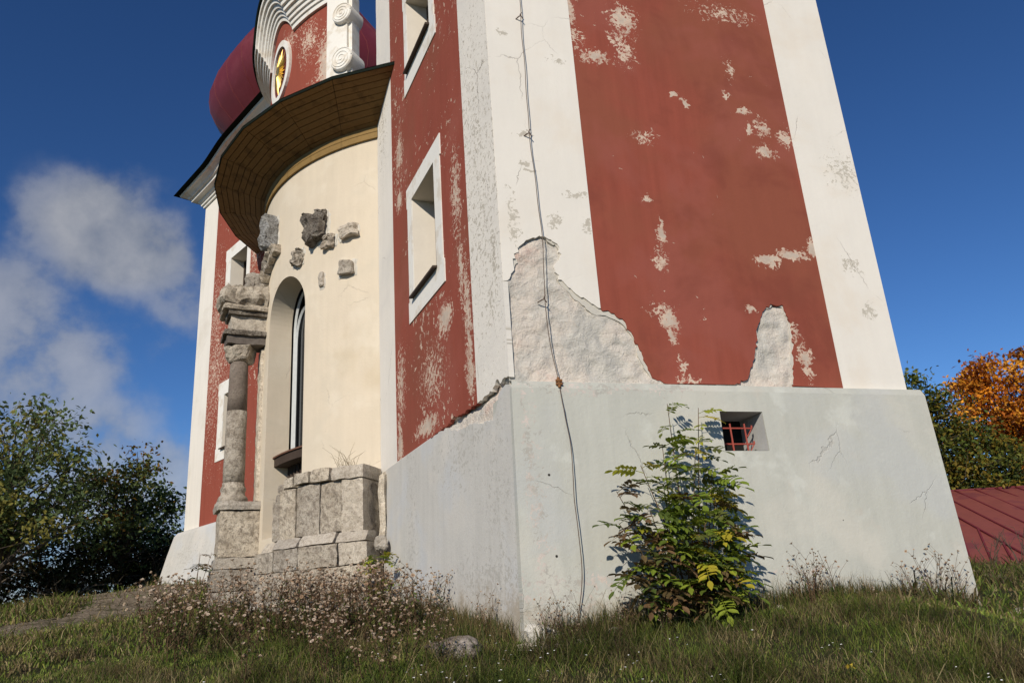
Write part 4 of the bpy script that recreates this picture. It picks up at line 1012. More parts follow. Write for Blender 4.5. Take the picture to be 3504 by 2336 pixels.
m.add([(p.x, p.y, z) for p in q for z in (.2, p.z)], [(2 * i, 2 * ((i + 1) % 5), 2 * ((i + 1) % 5) + 1, 2 * i + 1) for i in range(5)]); m.build('wall', M['trim'], hb)
m = MB(); m.tube([EL_ + Vector((0, -.02, -.04)), K_ + Vector((0, -.02, -.04)), KRr + Vector((0, 0, -.04))], .035, 5); m.build('gutter', M['wood_dark'], hb)

# ------------------------------------------------------------------ vegetation builders
def gauss(rr): return rr.gauss(0, 1)
def leaves_mesh(pts, size, cols, seed, up=.4, aspect=.55):
    """one small folded leaf per point (numpy)"""
    R = np.random.default_rng(seed); n = len(pts)
    nr = R.normal(size=(n, 3)); nr[:, 2] += up * 2; nr /= np.linalg.norm(nr, axis=1)[:, None]
    d = R.normal(size=(n, 3)); d[:, 2] -= .3; d -= nr * (d * nr).sum(1)[:, None]; d /= np.linalg.norm(d, axis=1)[:, None]
    w = np.cross(nr, d); s = size * R.uniform(.65, 1.3, size=(n, 1))
    V = np.stack([pts - d * s * .5, pts + w * s * aspect * .5 + nr * s * .08, pts + d * s * .5, pts - w * s * aspect * .5 + nr * s * .08], 1).reshape(-1, 3)
    i = np.arange(n) * 4
    F = np.concatenate([np.stack([i, i + 1, i + 2], 1), np.stack([i, i + 2, i + 3], 1)]).tolist()
    return V, F, np.repeat(cols, 4, axis=0)

def tree(name, label, group, base, lobes, n_clus, n_leaf, size, palette, seed, trunk_r=.14, lean=(0, 0), bare=0, spread=.34, flat=.6):
    rr = random.Random(seed); R = np.random.default_rng(seed)
    root = empty(name, base, label, 'tree', group)
    base = Vector(base); tops = max(l[2] for l in lobes); cx_ = sum(l[0] for l in lobes) / len(lobes); cy_ = sum(l[1] for l in lobes) / len(lobes)
    ttop = Vector((cx_ * .6 + base.x * .4 + lean[0], cy_ * .6 + base.y * .4 + lean[1], tops - .8))
    spine = [base.lerp(ttop, t) + Vector((rr.uniform(-.12, .12), rr.uniform(-.12, .12), 0)) * (t > 0) for t in (0, .15, .3, .45, .6, .75, .9, 1)]
    spine[0].z -= .3
    mbt = MB(); mbt.tube(spine, [trunk_r * (1 - .85 * i / 7) for i in range(8)], 7)
    wts = [l[3] ** 2 for l in lobes]; pts = []; cols = []
    pal = np.array(palette)
    for k in range(n_clus):
        l = rr.choices(lobes, wts)[0]
        v = Vector((gauss(rr), gauss(rr), gauss(rr))).normalized() * (rr.random() ** .45) * l[3]
        c = Vector((l[0] + v.x, l[1] + v.y, l[2] + v.z * .8))
        # limb from the trunk
        t = min(.92, max(.08, (c.z - base.z) / (ttop.z - base.z) * rr.uniform(.45, .75)))
        i = t * 7; i0 = min(6, int(i)); s0 = spine[i0].lerp(spine[i0 + 1], i - i0)
        mid = s0.lerp(c, .55) + Vector((rr.uniform(-.2, .2), rr.uniform(-.2, .2), rr.uniform(-.05, .35)))
        r0 = max(.012, trunk_r * .38 * (1 - t) + .012)
        mbt.tube([s0, s0.lerp(mid, .5), mid, mid.lerp(c, .5) + Vector((0, 0, .05)), c], [r0, r0 * .75, r0 * .5, r0 * .3, .006], 5, False)
        n = int(n_leaf * rr.uniform(.5, 1.4)); sg = spread * rr.uniform(.7, 1.3) * l[3] ** .3
        g_ = R.normal(size=(n, 3)) * [sg, sg, sg * flat]
        g_ = np.clip(g_, -2 * sg, 2 * sg)
        pts.append(np.array(c) + g_)
        for q in range(3):
            e = c + Vector((R.normal() * sg, R.normal() * sg, R.normal() * sg * flat)); mbt.tube([c.lerp(mid, .3), e], [.008, .003], 4, False)
        pc = pal[rr.randrange(len(pal))]
        cc_ = pc * R.uniform(.65, 1.35, size=(n, 1)) * rr.uniform(.8, 1.15)
        mixm = R.random((n, 1)) < .25
        cols.append(np.where(mixm, pal[R.integers(0, len(pal), n)], cc_))
    for k in range(bare):
        t = rr.uniform(.05, .5); i0 = int(t * 7); s0 = spine[i0]; a = rr.uniform(0, 6.28); L = rr.uniform(.8, 1.9)
        e = s0 + Vector((math.cos(a) * L, math.sin(a) * L, rr.uniform(-.2, .9)))
        mbt.tube([s0, s0.lerp(e, .5) + Vector((0, 0, .15)), e], [.03, .018, .005], 5, False)
        for q in range(4):
            f0 = s0.lerp(e, rr.uniform(.3, 1)); mbt.tube([f0, f0 + Vector((rr.uniform(-.5, .5), rr.uniform(-.5, .5), rr.uniform(-.1, .5)))], [.01, .003], 4, False)
    mbt.build('trunk', M['bark'], root)
    P = np.concatenate(pts); Cc = np.concatenate(cols)
    V, F, CL = leaves_mesh(P, size, Cc, seed)
    tag(mk('crown', V, F, M['leaf'], root, cols=CL), kind='stuff')
    return root

DG = [(.085, .125, .042), (.11, .15, .048), (.14, .165, .048), (.062, .092, .034), (.19, .175, .04), (.095, .135, .058)]
T1L = [(-11.76, 17.52, 6.5, 0.73), (-11.52, 18.74, 6.9, 0.55), (-11.4, 19.5, 6.1, 0.67), (-11.39, 17.76, 5.6, 1.25), (-11.19, 18.94, 5.05, 0.95), (-13.31, 18.63, 6.43, 1.47), (-11.6, 17.75, 4.41, 1.25), (-12.76, 17.92, 4.72, 1.47), (-11.86, 19.59, 4.1, 0.9), (-10.6, 18.34, 4.3, 0.7), (-12.23, 18.29, 3.6, 0.8)]
tree('beech_tree', 'big dark green leafy tree at the left edge of the picture', 'trees on the hill edge at the left', (-12.6, 19.0, g1(-12.6, 19.0)), T1L, 72, 115, .14, DG, 21, .17, bare=10)
T2L = [(-10.3, 20.68, 5.95, 0.5), (-10.95, 21.36, 5.55, 0.8), (-10.75, 22.46, 5.6, 0.5), (-11.05, 20.28, 5.1, 0.85), (-9.95, 21.88, 4.95, 0.38), (-9.65, 21.9, 4.85, 0.28), (-11.08, 22.3, 4.67, 1.1), (-10.79, 20.42, 4.2, 1.0), (-10.16, 21.74, 4.1, 0.75), (-12.05, 21.79, 4.8, 0.8), (-9.7, 21.04, 3.5, 0.42), (-10.69, 21.49, 3.5, 0.7)]
tree('hornbeam_tree', 'smaller dark tree with a few orange leaves next to the left tower', 'trees on the hill edge at the left', (-10.75, 21.4, g1(-10.75, 21.4)), T2L, 62, 115, .13, DG + [(.20, .11, .02)], 22, .13, bare=14, flat=.45)
T3L = [(-9.6, 23.2, 3.6, .5), (-9.2, 23.0, 3.9, .4), (-10.1, 23.5, 3.5, .5), (-9.0, 23.3, 3.3, .35)]
tree('scrub_tree', 'sparse dark scrub close behind the left tower plinth', 'trees on the hill edge at the left', (-9.5, 23.2, g1(-9.5, 23.2)), T3L, 22, 60, .10, DG, 23, .05, bare=18)
T4L = [(-12.4, 21.6, 3.7, .6), (-11.6, 21.2, 3.4, .5), (-13.3, 20.8, 3.5, .7)]
tree('scrub_tree', 'half bare understorey scrub between the two left trees', 'trees on the hill edge at the left', (-12.3, 21.3, g1(-12.3, 21.3)), T4L, 18, 60, .10, DG + [(.09, .05, .02)], 24, .06, bare=26)
for i, (x0, y0, lab) in enumerate(((-13.9, 19.6, 'thicket under the big tree at the left edge'), (-11.7, 20.6, 'thicket below the gap between the left trees'), (-10.2, 22.0, 'thicket just left of the left tower plinth'))):
    tree('thicket', lab, 'thickets on the hill edge', (x0, y0, g1(x0, y0)), [(x0 + dx, y0 + dy, g1(x0, y0) + h_, r_) for dx, dy, h_, r_ in ((-.6, .2, .5, .5), (.2, -.2, .7, .55), (.8, .3, .5, .5), (0, .3, 1.2, .5), (-.8, 0, 1.1, .4), (1.0, 0, 1.0, .4))], 38, 130, .12, [(.03, .045, .02), (.045, .055, .02), (.07, .05, .02), (.025, .035, .015)], 80 + i, .05, bare=22)
GR = [(.085, .115, .022), (.12, .13, .022), (.06, .085, .022), (.20, .145, .022), (.045, .06, .018), (.16, .16, .026)]
T5L = [(11.63, 22.24, 6.75, 0.55), (12.23, 22.94, 6.0, 0.85), (13.11, 23.49, 5.3, 1.0), (11.31, 22.41, 4.88, 1.01), (13.13, 22.6, 4.6, 1.0), (12.53, 23.81, 4.46, 0.87), (13.14, 22.4, 4.1, 0.87), (11.37, 23.38, 5.9, 1.0), (11.3, 24.41, 4.84, 1.16), (14.3, 22.9, 4.3, .9), (12.2, 22.4, 3.9, .8)]
tree('green_tree', 'yellowing green tree rising behind the red metal roof', 'trees behind the red roof', (12.4, 23.6, g1(12.4, 23.6)), T5L, 120, 140, .135, GR, 25, .13)
OR = [(.58, .20, .016), (.66, .25, .02), (.48, .145, .014), (.36, .105, .014), (.72, .33, .035), (.26, .085, .014)]
T6L = [(14.94, 24.6, 7.4, 0.75), (16.0, 24.9, 7.9, 0.9), (15.1, 25.5, 7.3, 0.7), (14.1, 24.9, 6.6, 0.55), (15.5, 25.0, 6.3, 1.15), (16.3, 25.4, 5.6, 1.1), (16.9, 24.6, 6.6, 1.7), (14.9, 25.2, 6.0, 0.9), (17.2, 25.0, 5.2, 1.4)]
tree('maple_tree', 'orange autumn maple at the right edge of the picture', 'trees behind the red roof', (15.9, 25.6, g1(15.9, 25.6)), T6L, 110, 140, .155, OR, 26, .16)

# bare twiggy shrubs against the red roof
for i, (x, y, h) in enumerate(((9.35, 15.6, 1.0), (9.0, 16.0, .8), (9.75, 15.5, .9))):
    rr = random.Random(60 + i); z0 = g1(x, y)
    r_ = empty('bare_shrub', (x, y, z0), ('bare twiggy shrub in front of the red roof', 'smallest bare shrub by the tower side of the red roof', 'bare shrub at the right border below the red roof')[i], 'shrub', 'bare shrubs below the red roof')
    for k in range(5):
        a = rr.uniform(0, 6.28); tip = Vector((x + math.cos(a) * .35 * h, y + math.sin(a) * .3, z0 + h * rr.uniform(.6, 1)))
        m = MB(); p0 = Vector((x + rr.uniform(-.06, .06), y, z0 - .05)); mid = p0.lerp(tip, .5) + Vector((rr.uniform(-.06, .06), 0, .05))
        m.tube([p0, mid, tip], [.012, .008, .003], 5, False)
        for q in range(6):
            f0 = mid.lerp(tip, rr.random()); m.tube([f0, f0 + Vector((rr.uniform(-.18, .18), rr.uniform(-.1, .1), rr.uniform(.02, .22)))], [.005, .002], 4, False)
        m.build('stem', M['bark'], r_)

# ------------------------------------------------------------------ ash-leaved shrub against the plinth
def pinnate(name, npair, L, seed, lw=.5):
    rr = random.Random(seed); V = []; F = []
    def leaflet(o, d, n_, ln):
        w = d.cross(n_).normalized(); wd = ln * lw * .5; b = len(V)
        pr = ((0, 0), (.25, .75), (.55, 1.0), (.85, .6), (1, 0))
        V.append(o)
        for t, q in pr[1:-1]: V.extend([o + d * ln * t + w * wd * q + n_ * ln * .06, o + d * ln * t - w * wd * q + n_ * ln * .06, ])
        V.append(o + d * ln - n_ * ln * .12)
        # centre fold
        c1, c2, c3 = (o + d * ln * t - n_ * ln * .03 * t for t in (.25, .55, .85))
        k = len(V); V.extend([c1, c2, c3])
        l = [b + 1, b + 3, b + 5]; r = [b + 2, b + 4, b + 6]; tip = b + 7
        F.extend([(b, l[0], k), (b, k, r[0]), (l[0], l[1], k + 1, k), (k, k + 1, r[1], r[0]), (l[1], l[2], k + 2, k + 1), (k + 1, k + 2, r[2], r[1]), (l[2], tip, k + 2), (k + 2, tip, r[2])])
    up = Vector((0, 0, 1)); pts = [Vector((L * t, 0, .10 * L * math.sin(t * 2.4) - .16 * L * t * t)) for t in np.linspace(0, 1, 6)]
    def at(t): i = min(4, int(t * 5)); return pts[i].lerp(pts[i + 1], t * 5 - i)
    for k in range(npair):
        t = .28 + .66 * k / npair
        for sg in (1, -1):
            d = Vector((.45, sg, rr.uniform(-.35, .15))).normalized(); n_ = (up - d * up.dot(d)).normalized()
            n_ = (n_ + Vector((rr.uniform(-.3, .3), rr.uniform(-.3, .3), 0))).normalized(); n_ = (n_ - d * n_.dot(d)).normalized()
            leaflet(at(t), d, n_, L * rr.uniform(.27, .36))
    d = (pts[-1] - pts[-2]).normalized(); leaflet(pts[-1], d, (up - d * up.dot(d)).normalized(), L * .34)
    m = MB(); m.v = [tuple(v) for v in V]; m.f = F; m.c = [(1, 1, 1)] * len(V)
    m.tube(pts, [.0025, .002, .002, .0015, .0015, .001], 4, False)
    me = bpy.data.meshes.new(name); me.from_pydata([tuple(v) for v in m.v], [], m.f); me.materials.append(M['bushleaf']); me.update()
    return me
LEAFM = [pinnate('leaf', n_, .20, 200 + n_ + k, .52) for k, n_ in enumerate((4, 5, 5, 6, 4, 5))]
LCOL = {'g': [(.17, .23, .028), (.21, .26, .03), (.13, .18, .025)], 'y': [(.34, .34, .03), (.42, .35, .035), (.29, .32, .03)], 'p': [(.155, .092, .045), (.18, .11, .05), (.13, .092, .04)], 'd': [(.09, .125, .026), (.105, .12, .03)]}
def put_leaf(parent, p, az, pitch, roll, sc, col, rr):
    me = rr.choice(LEAFM); o = bpy.data.objects.new('leaf', me); COL.objects.link(o); o.parent = parent
    o.location = Vector(p) - wloc(parent); o.rotation_euler = (roll, -pitch, az); o.scale = (sc, sc, sc); o.color = (*col, 1)
sh_b = fps(1.33, 1.30, .22)
shrub = empty('ash_shrub', sh_b, 'green and purplish ash-leaved shrub growing against the grey plinth under the basement window', 'shrub')
rr = random.Random(77)
TIPS = [(1.42, 3.30, .22), (1.78, 3.28, .16), (1.05, 2.72, .25), (.80, 2.50, .22), (.76, 2.22, .28), (1.76, 2.62, .24), (1.80, 2.25, .28), (1.84, 1.92, .26), (.78, 1.85, .30), (1.32, 2.92, .2), (1.62, 2.86, .26), (1.0, 2.30, .42),
        (1.55, 2.42, .45), (1.28, 2.15, .52), (1.68, 1.72, .40), (.88, 1.68, .40), (1.38, 1.85, .55), (1.2, 2.52, .34), (1.62, 2.05, .5), (1.1, 1.95, .5), (1.5, 1.62, .5), (1.74, 2.45, .28)]
wall_in = math.atan2(-N2[1], -N2[0])
ncount = 0
for ti, (ts, tz, td) in enumerate(TIPS):
    b0 = Vector(fps(1.33 + rr.uniform(-.12, .12), 1.28, .2 + rr.uniform(-.08, .08))); tip = Vector(fps(ts, tz, td))
    mid = b0.lerp(tip, .5) + Vector((*(N2 * rr.uniform(.0, .10)), .06))
    L = [b0, b0.lerp(mid, .5) + Vector((0, 0, .04)), mid, mid.lerp(tip, .5), tip]
    m = MB(); m.tube(L, [.010, .009, .007, .005, .003], 5, False); m.build('stem', M['twig'], shrub)
    nl = 11 if tz > 3.2 else 14
    for k in range(nl):
        t = (.42 if tz < 3.2 else .55) + (.60 if tz < 3.2 else .46) * (k + rr.random() * .6) / nl
        t = min(t, 1); i = min(3, int(t * 4)); p = L[i].lerp(L[i + 1], t * 4 - i)
        az = rr.uniform(0, 2 * math.pi)
        # keep leaves out of the wall
        if math.cos(az - wall_in) > .25: az = az + math.pi + rr.uniform(-.5, .5)
        zone = 'g'
        if tz > 2.6: zone = rr.choices('gyd', (6, 3, 2))[0]
        elif ts < 1.15: zone = rr.choices('pgdy', (6, 3, 2, .5))[0]
        elif tz < 2.3 and ts > 1.7: zone = rr.choices('pgdy', (5, 3, 2, 1))[0]
        else: zone = rr.choices('gydp', (5, 2.2, 2, 2.2))[0]
        q = rr.uniform(.8, 1.2); c_ = [v * q for v in rr.choice(LCOL[zone])]
        sc_ = rr.uniform(1.05, 1.55) * (.78 if tz > 3.2 else 1)
        put_leaf(shrub, p, az, rr.uniform(-.45, .35), rr.uniform(-.5, .5), sc_, c_, rr); ncount += 1

def sapling(base, h, n, label, cols, seed, wid=.2):
    rr = random.Random(seed); s = empty('sapling', base, label, 'sapling'); b = Vector(base)
    for k in range(3):
        tip = b + Vector((rr.uniform(-wid, wid), rr.uniform(-wid, wid), h * rr.uniform(.7, 1)))
        m = MB(); m.tube([b, b.lerp(tip, .5) + Vector((rr.uniform(-.04, .04), 0, 0)), tip], [.007, .005, .002], 5, False); m.build('stem', M['twig'], s)
        for j in range(n):
            put_leaf(s, b.lerp(tip, rr.uniform(.3, 1)), rr.uniform(0, 6.28), rr.uniform(-.4, .3), rr.uniform(-.4, .4), rr.uniform(.7, 1.1), rr.choice(cols), rr)
sapling((-1.86, 10.25, g1(-1.86, 10.25)), .85, 9, 'bright green sapling in the shadow beside the altar stones', LCOL['g'] + LCOL['y'], 5, .14)
sapling((-5.35, 13.15, g1(-5.35, 13.15)), 1.05, 6, 'thin leafy sapling left of the column pedestal', LCOL['d'] + LCOL['p'], 6, .25)

# ------------------------------------------------------------------ rocks
def rock(name, c, sx, sy, sz, mat, seed, label, group=None, amp=.16):
    bm = bmesh.new(); bmesh.ops.create_icosphere(bm, subdivisions=4 if sx > .1 else 2, radius=1)
    for v in bm.verts:
        p = v.co.copy(); q = p * 1.3 + Vector((seed, seed * .3, 0))
        k = 1 + amp * 1.8 * noise.fractal(q, 1, 2, 4)
        p = Vector((math.copysign(abs(p.x) ** .7, p.x), math.copysign(abs(p.y) ** .7, p.y), math.copysign(abs(p.z) ** .8, p.z))) * k
        v.co = Vector((p.x * sx, p.y * sy, p.z * sz))
    me = bpy.data.meshes.new(name); bm.to_mesh(me); bm.free(); me.materials.append(mat)
    me.polygons.foreach_set('use_smooth', np.ones(len(me.polygons), dtype=bool))
    o = bpy.data.objects.new(name, me); COL.objects.link(o); o.location = c
    return tag(o, label, 'rock', group)
rock('rock', (-.60, 6.55, 1.30), .21, .16, .10, M['rock'], 3, 'brown and white boulder in the grass by the tower corner')
rock('rock', (.02, 6.70, 1.27), .13, .06, .06, M['stone'], 8, 'pale broken stone at the foot of the tower corner', None, .3)
rock('stone_slab', (5.15, 8.35, g1(5.15, 8.35) + .03), .42, .16, .05, M['stone_pale'], 14, 'flat pale stone slab in the grass near the right border', None, .08)
rock('stone_slab', (9.9, 14.9, g1(9.9, 14.9) + .06), .55, .12, .07, M['stone_pale'], 15, 'long pale kerb stone below the eave of the red roof', None, .08)

rq = random.Random(17)
for k in range(14):
    s_, d_ = (rq.uniform(-.1, .7), rq.uniform(.05, .35)) if k < 9 else (rq.uniform(2.1, 4.2), rq.uniform(.04, .2))
    p = fps(s_, 1.3, d_); q = rq.uniform(.018, .05)
    rock('plaster_lump', (p[0], p[1], g1(p[0], p[1]) + q * .5), q, q * .7, q * .6, M['stone_pale'], 40 + k,
         ('lump of fallen plaster in the grass at the tower corner', 'lump of fallen plaster in the grass right of the shrub')[k >= 9], ('fallen plaster at the tower corner', 'fallen plaster right of the shrub')[k >= 9], .3)
block('broken_footing', lambda a, b, c: fps(-.06 + .50 * a, 1.20 + (.26 - .12 * a) * c, .0 + .09 * b), church, M['basecoat'], (8, 3, 5), .03, .25, 271)

# ------------------------------------------------------------------ grass and weeds
def inside(x, y, m=0.0):
    """True where the church stands"""
    p = np.stack([x, y], -1) - C0
    # oblique tower coordinates
    A_ = np.array([U2, U1]).T; q = np.linalg.solve(A_, p.reshape(-1, 2).T).T.reshape(p.shape)
    t = (q[..., 0] > -.06 - m) & (q[..., 0] < SW + .15 + m) & (q[..., 1] > -.14 - m) & (q[..., 1] < FW + m)
    d = np.hypot(x - BC[0], y - BC[1]); a = (np.degrees(np.arctan2(y - BC[1], x - BC[0])) - BN + 180) % 360 - 180
    t |= (d < 4.80 + m) & (a > 17.5) & (a < 43)
    t |= (d < BR + .05 + m) & (y > 10.2)
    w = np.stack([x, y], -1) - A0
    t |= ((w @ UL) > -.4) & ((w @ UL) < 5.2) & ((w @ NL) < .42 + m) & ((w @ NL) > -5)
    e = np.stack([x, y], -1) - pb
    t |= (np.abs(e @ e_t) < .40 + m) & ((e @ e_o) < .74 + m) & ((e @ e_o) > -.3)
    return t
def blades(n, dmin, dmax, a0, a1, hmin, hmax, wid, seed, straw=.3):
    R = np.random.default_rng(seed)
    d = np.sqrt(R.uniform(dmin ** 2, dmax ** 2, n)); a = np.radians(R.uniform(a0, a1, n)); x, y = d * np.sin(a), d * np.cos(a)
    # clumping
    cl = np.sin(x * 3.1 + 1.3 * np.sin(y * 2.3)) * np.cos(y * 2.7 + 1.1 * np.sin(x * 1.9))
    keep = (~inside(x, y)) & (R.random(n) < .72 + .28 * cl)
    # bare stony path
    pdm = np.full(len(x), 9.0)
    for (ax, ay), (bx, by) in zip(PATHL[:-1], PATHL[1:]):
        t_ = np.clip(((x - ax) * (bx - ax) + (y - ay) * (by - ay)) / ((bx - ax) ** 2 + (by - ay) ** 2), 0, 1); pdm = np.minimum(pdm, np.hypot(x - ax - t_ * (bx - ax), y - ay - t_ * (by - ay)))
    keep &= ~((pdm < .85 + .35 * cl) & (R.random(n) < .9))
    x, y, cl = x[keep], y[keep], cl[keep]; n = len(x); z = gh(x, y)
    pn = np.array([noise.fractal(Vector((a * 1.6, b * 1.6, 3.3)), 1, 2, 3) for a, b in zip(x, y)])
    h = R.uniform(hmin, hmax, n) * np.clip(1 + .35 * cl + 1.1 * pn, .35, 2.2) * R.choice([.5, 1, 1, 1.5], n)
    az = R.uniform(0, 2 * np.pi, n); lean = R.uniform(.3, 2.1, n) * h
    dx, dy = np.cos(az) * lean, np.sin(az) * lean
    pw = R.uniform(0, np.pi, n); wx, wy = np.cos(pw) * wid * R.uniform(.6, 1.3, n), np.sin(pw) * wid * R.uniform(.6, 1.3, n)
    b = np.stack([x, y, z - .02], 1); m_ = np.stack([x + dx * .35, y + dy * .35, z + h * .62], 1); t = np.stack([x + dx, y + dy, z + h * np.clip(1 - .25 * lean / h, .4, 1)], 1)
    W_ = np.stack([wx, wy, np.zeros(n)], 1)
    V = np.stack([b - W_, b + W_, m_ + W_ * .75, m_ - W_ * .75, t], 1).reshape(-1, 3)
    i = np.arange(n) * 5
    F = np.concatenate([np.stack([i, i + 1, i + 2], 1), np.stack([i, i + 2, i + 3], 1), np.stack([i + 3, i + 2, i + 4], 1)]).tolist()
    pg = np.array([(.135, .195, .03), (.18, .235, .04), (.095, .14, .028), (.225, .235, .05)]); ps = np.array([(.30, .235, .11), (.36, .29, .15), (.21, .155, .07), (.15, .11, .055)])
    pn2 = np.array([noise.fractal(Vector((a * 2.3, b * 2.3, 9.1)), 1, 2, 3) for a, b in zip(x, y)])
    sp = straw + .8 * pn2 + .12 * cl
    st = R.random(n) < sp
    c = np.where(st[:, None], ps[R.integers(0, 4, n)], pg[R.integers(0, 4, n)]) * R.uniform(.45, 1.15, (n, 1)) * np.clip(1 - .9 * pn, .5, 1.3)[:, None]
    return V, F, np.repeat(c, 5, axis=0)
def grassobj(parts, label):
    V = []; F = []; Cl = []; off = 0
    for v, f, c in parts:
        V.append(v); F += (np.asarray(f) + off).tolist(); Cl.append(c); off += len(v)
    tag(mk('grass', np.concatenate(V), F, M['grass'], cols=np.concatenate(Cl)), label, 'grass', kind='stuff')
grassobj([blades(130000, 4.9, 8.2, -40, 40, .035, .10, .0022, 1, .30), blades(9000, 5.2, 7.2, -36, 36, .10, .22, .002, 2, .6)], 'short green and straw coloured grass in front of the church')
grassobj([blades(36000, 8.2, 14.5, -40, -6, .05, .13, .006, 3, .40), blades(30000, 14.5, 27, -40, -16, .07, .18, .011, 4, .45), blades(26000, 7.5, 19, 24, 42, .06, .17, .008, 5, .40)], 'rough grass on the slope beside the church')
# dense tufts along the foot of the walls
def foot(n, fn, s0, s1, dmax, hmin, hmax, seed, straw):
    R = np.random.default_rng(seed); s = R.uniform(s0, s1, n); dd = np.abs(R.normal(0, dmax, n)) + .01
    P = np.array([fn(a, 0, b) for a, b in zip(s, dd)]); x, y = P[:, 0], P[:, 1]; z = gh(x, y); h = R.uniform(hmin, hmax, n) * R.choice([.6, 1, 1, 1.4], n)
    az = R.uniform(0, 6.28, n); ln = R.uniform(.1, .8, n) * h; W_ = np.stack([np.cos(az + 1.5), np.sin(az + 1.5), 0 * az], 1) * .003
    b = np.stack([x, y, z - .02], 1); m_ = np.stack([x + np.cos(az) * ln * .35, y + np.sin(az) * ln * .35, z + h * .6], 1); t = np.stack([x + np.cos(az) * ln, y + np.sin(az) * ln, z + h], 1)
    V = np.stack([b - W_, b + W_, m_ + W_ * .7, m_ - W_ * .7, t], 1).reshape(-1, 3); i = np.arange(n) * 5
    F = np.concatenate([np.stack([i, i + 1, i + 2], 1), np.stack([i, i + 2, i + 3], 1), np.stack([i + 3, i + 2, i + 4], 1)]).tolist()
    pal = np.array([(.06, .09, .02), (.085, .10, .03), (.22, .17, .08), (.17, .12, .055)]); k = np.where(R.random(n) < straw, R.integers(2, 4, n), R.integers(0, 2, n))
    return V, F, np.repeat(pal[k] * R.uniform(.7, 1.2, (n, 1)), 5, axis=0)
grassobj([foot(5500, lambda s, z, d: fps(s, 1.3, d), 0, SW, .10, .07, .22, 31, .5), foot(4200, lambda s, z, d: fpf(s, 1.4, d), 0, 4.5, .12, .07, .20, 32, .6)], 'taller tufts of grass along the foot of the plinth')

# dried weeds: brown branching plants with pale seed heads
def weed_meshes(seed, h, branchy, headr, leafy, tone):
    rr = random.Random(seed); st = MB(); hd = MB(); lf = MB()
    def head(p, d):
        d = d.normalized(); a = d.orthogonal().normalized(); b = d.cross(a); r = headr * rr.uniform(.7, 1.25); K = 7
        V = [p - d * r * .7] + [p + (a * math.cos(w) + b * math.sin(w)) * r * rr.uniform(.8, 1.1) + d * r * .25 for w in [2 * math.pi * k / K for k in range(K)]] + [p + d * r * .05]
        c_ = rr.choice(((.55, .43, .31), (.47, .34, .23), (.62, .51, .40), (.36, .24, .15)))
        hd.add(V, [(0, 1 + (k + 1) % K, 1 + k) for k in range(K)] + [(K + 1, 1 + k, 1 + (k + 1) % K) for k in range(K)])
        for q in range(len(V)): hd.c[-1 - q] = c_ if q not in (0, K + 1) else (.15, .085, .05)
    nst = rr.randint(2, 4)
    for s in range(nst):
        a = rr.uniform(0, 6.28); hh = h * rr.uniform(.7, 1.05); ln = hh * rr.uniform(.1, .45)
        p0 = Vector((rr.uniform(-.04, .04), rr.uniform(-.04, .04), -.03)); tip = Vector((math.cos(a) * ln, math.sin(a) * ln, hh)); mid = p0.lerp(tip, .5) + Vector((0, 0, .06 * hh))
        st.tube([p0, mid, tip], [.004, .003, .0015], 4, False, (.13 * tone, .075 * tone, .045 * tone))
        head(tip, tip - mid)
        for k in range(branchy):
            t = rr.uniform(.35, .98); q0 = p0.lerp(mid, t * 2) if t < .5 else mid.lerp(tip, t * 2 - 1)
            b = rr.uniform(0, 6.28); e = q0 + Vector((math.cos(b), math.sin(b), rr.uniform(.5, 1.6))) * rr.uniform(.05, .16)
            st.tube([q0, q0.lerp(e, .5) + Vector((0, 0, .012)), e], [.002, .0015, .001], 3, False, (.15 * tone, .085 * tone, .05 * tone))
            head(e, e - q0 + Vector((rr.uniform(-.05, .05), rr.uniform(-.05, .05), 0)))
        for k in range(leafy):
            t = rr.uniform(.05, .85); q0 = p0.lerp(tip, t); b = rr.uniform(0, 6.28); L = rr.uniform(.025, .065)
            d = Vector((math.cos(b), math.sin(b), rr.uniform(-.9, .4))); w = d.cross(Vector((0, 0, 1))).normalized() * L * .16
            c_ = rr.choice(((.10, .068, .036), (.085, .085, .03), (.09, .125, .03), (.14, .095, .05), (.075, .11, .026), (.11, .14, .03)))
            lf.add([q0, q0 + d * L * .5 + w, q0 + d * L, q0 + d * L * .5 - w], [(0, 1, 2), (0, 2, 3)], c_)
    out = []
    for nm, b in (('stems', st), ('seed_heads', hd), ('leaves', lf)):
        if not b.v: continue
        me = bpy.data.meshes.new(nm); me.from_pydata(b.v, [], b.f)
        ca = me.color_attributes.new('Col', 'FLOAT_COLOR', 'POINT'); c4 = np.ones((len(b.v), 4), dtype=np.float32); c4[:, :3] = b.c; ca.data.foreach_set('color', c4.ravel())
        me.materials.append(M['dry']); me.update(); out.append((nm, me))
    return out
WV = [weed_meshes(300 + k, .60, 5, .0185, 46, .8) for k in range(7)]
WS = [weed_meshes(330 + k, .50, 4, .014, 8, .9) for k in range(4)]
def put_weed(var, x, y, sc, rz, name, label, group, lean=(0, 0)):
    z = g1(x, y); o = empty(name, (x, y, z), label, 'weed', group); o.rotation_euler = (lean[0], lean[1], rz); o.scale = (sc, sc, sc)
    for nm, me in var:
        c_ = bpy.data.objects.new(nm, me); COL.objects.link(c_); c_.parent = o; c_['kind'] = 'stuff'
rr = random.Random(91); placed = 0; tries = 0
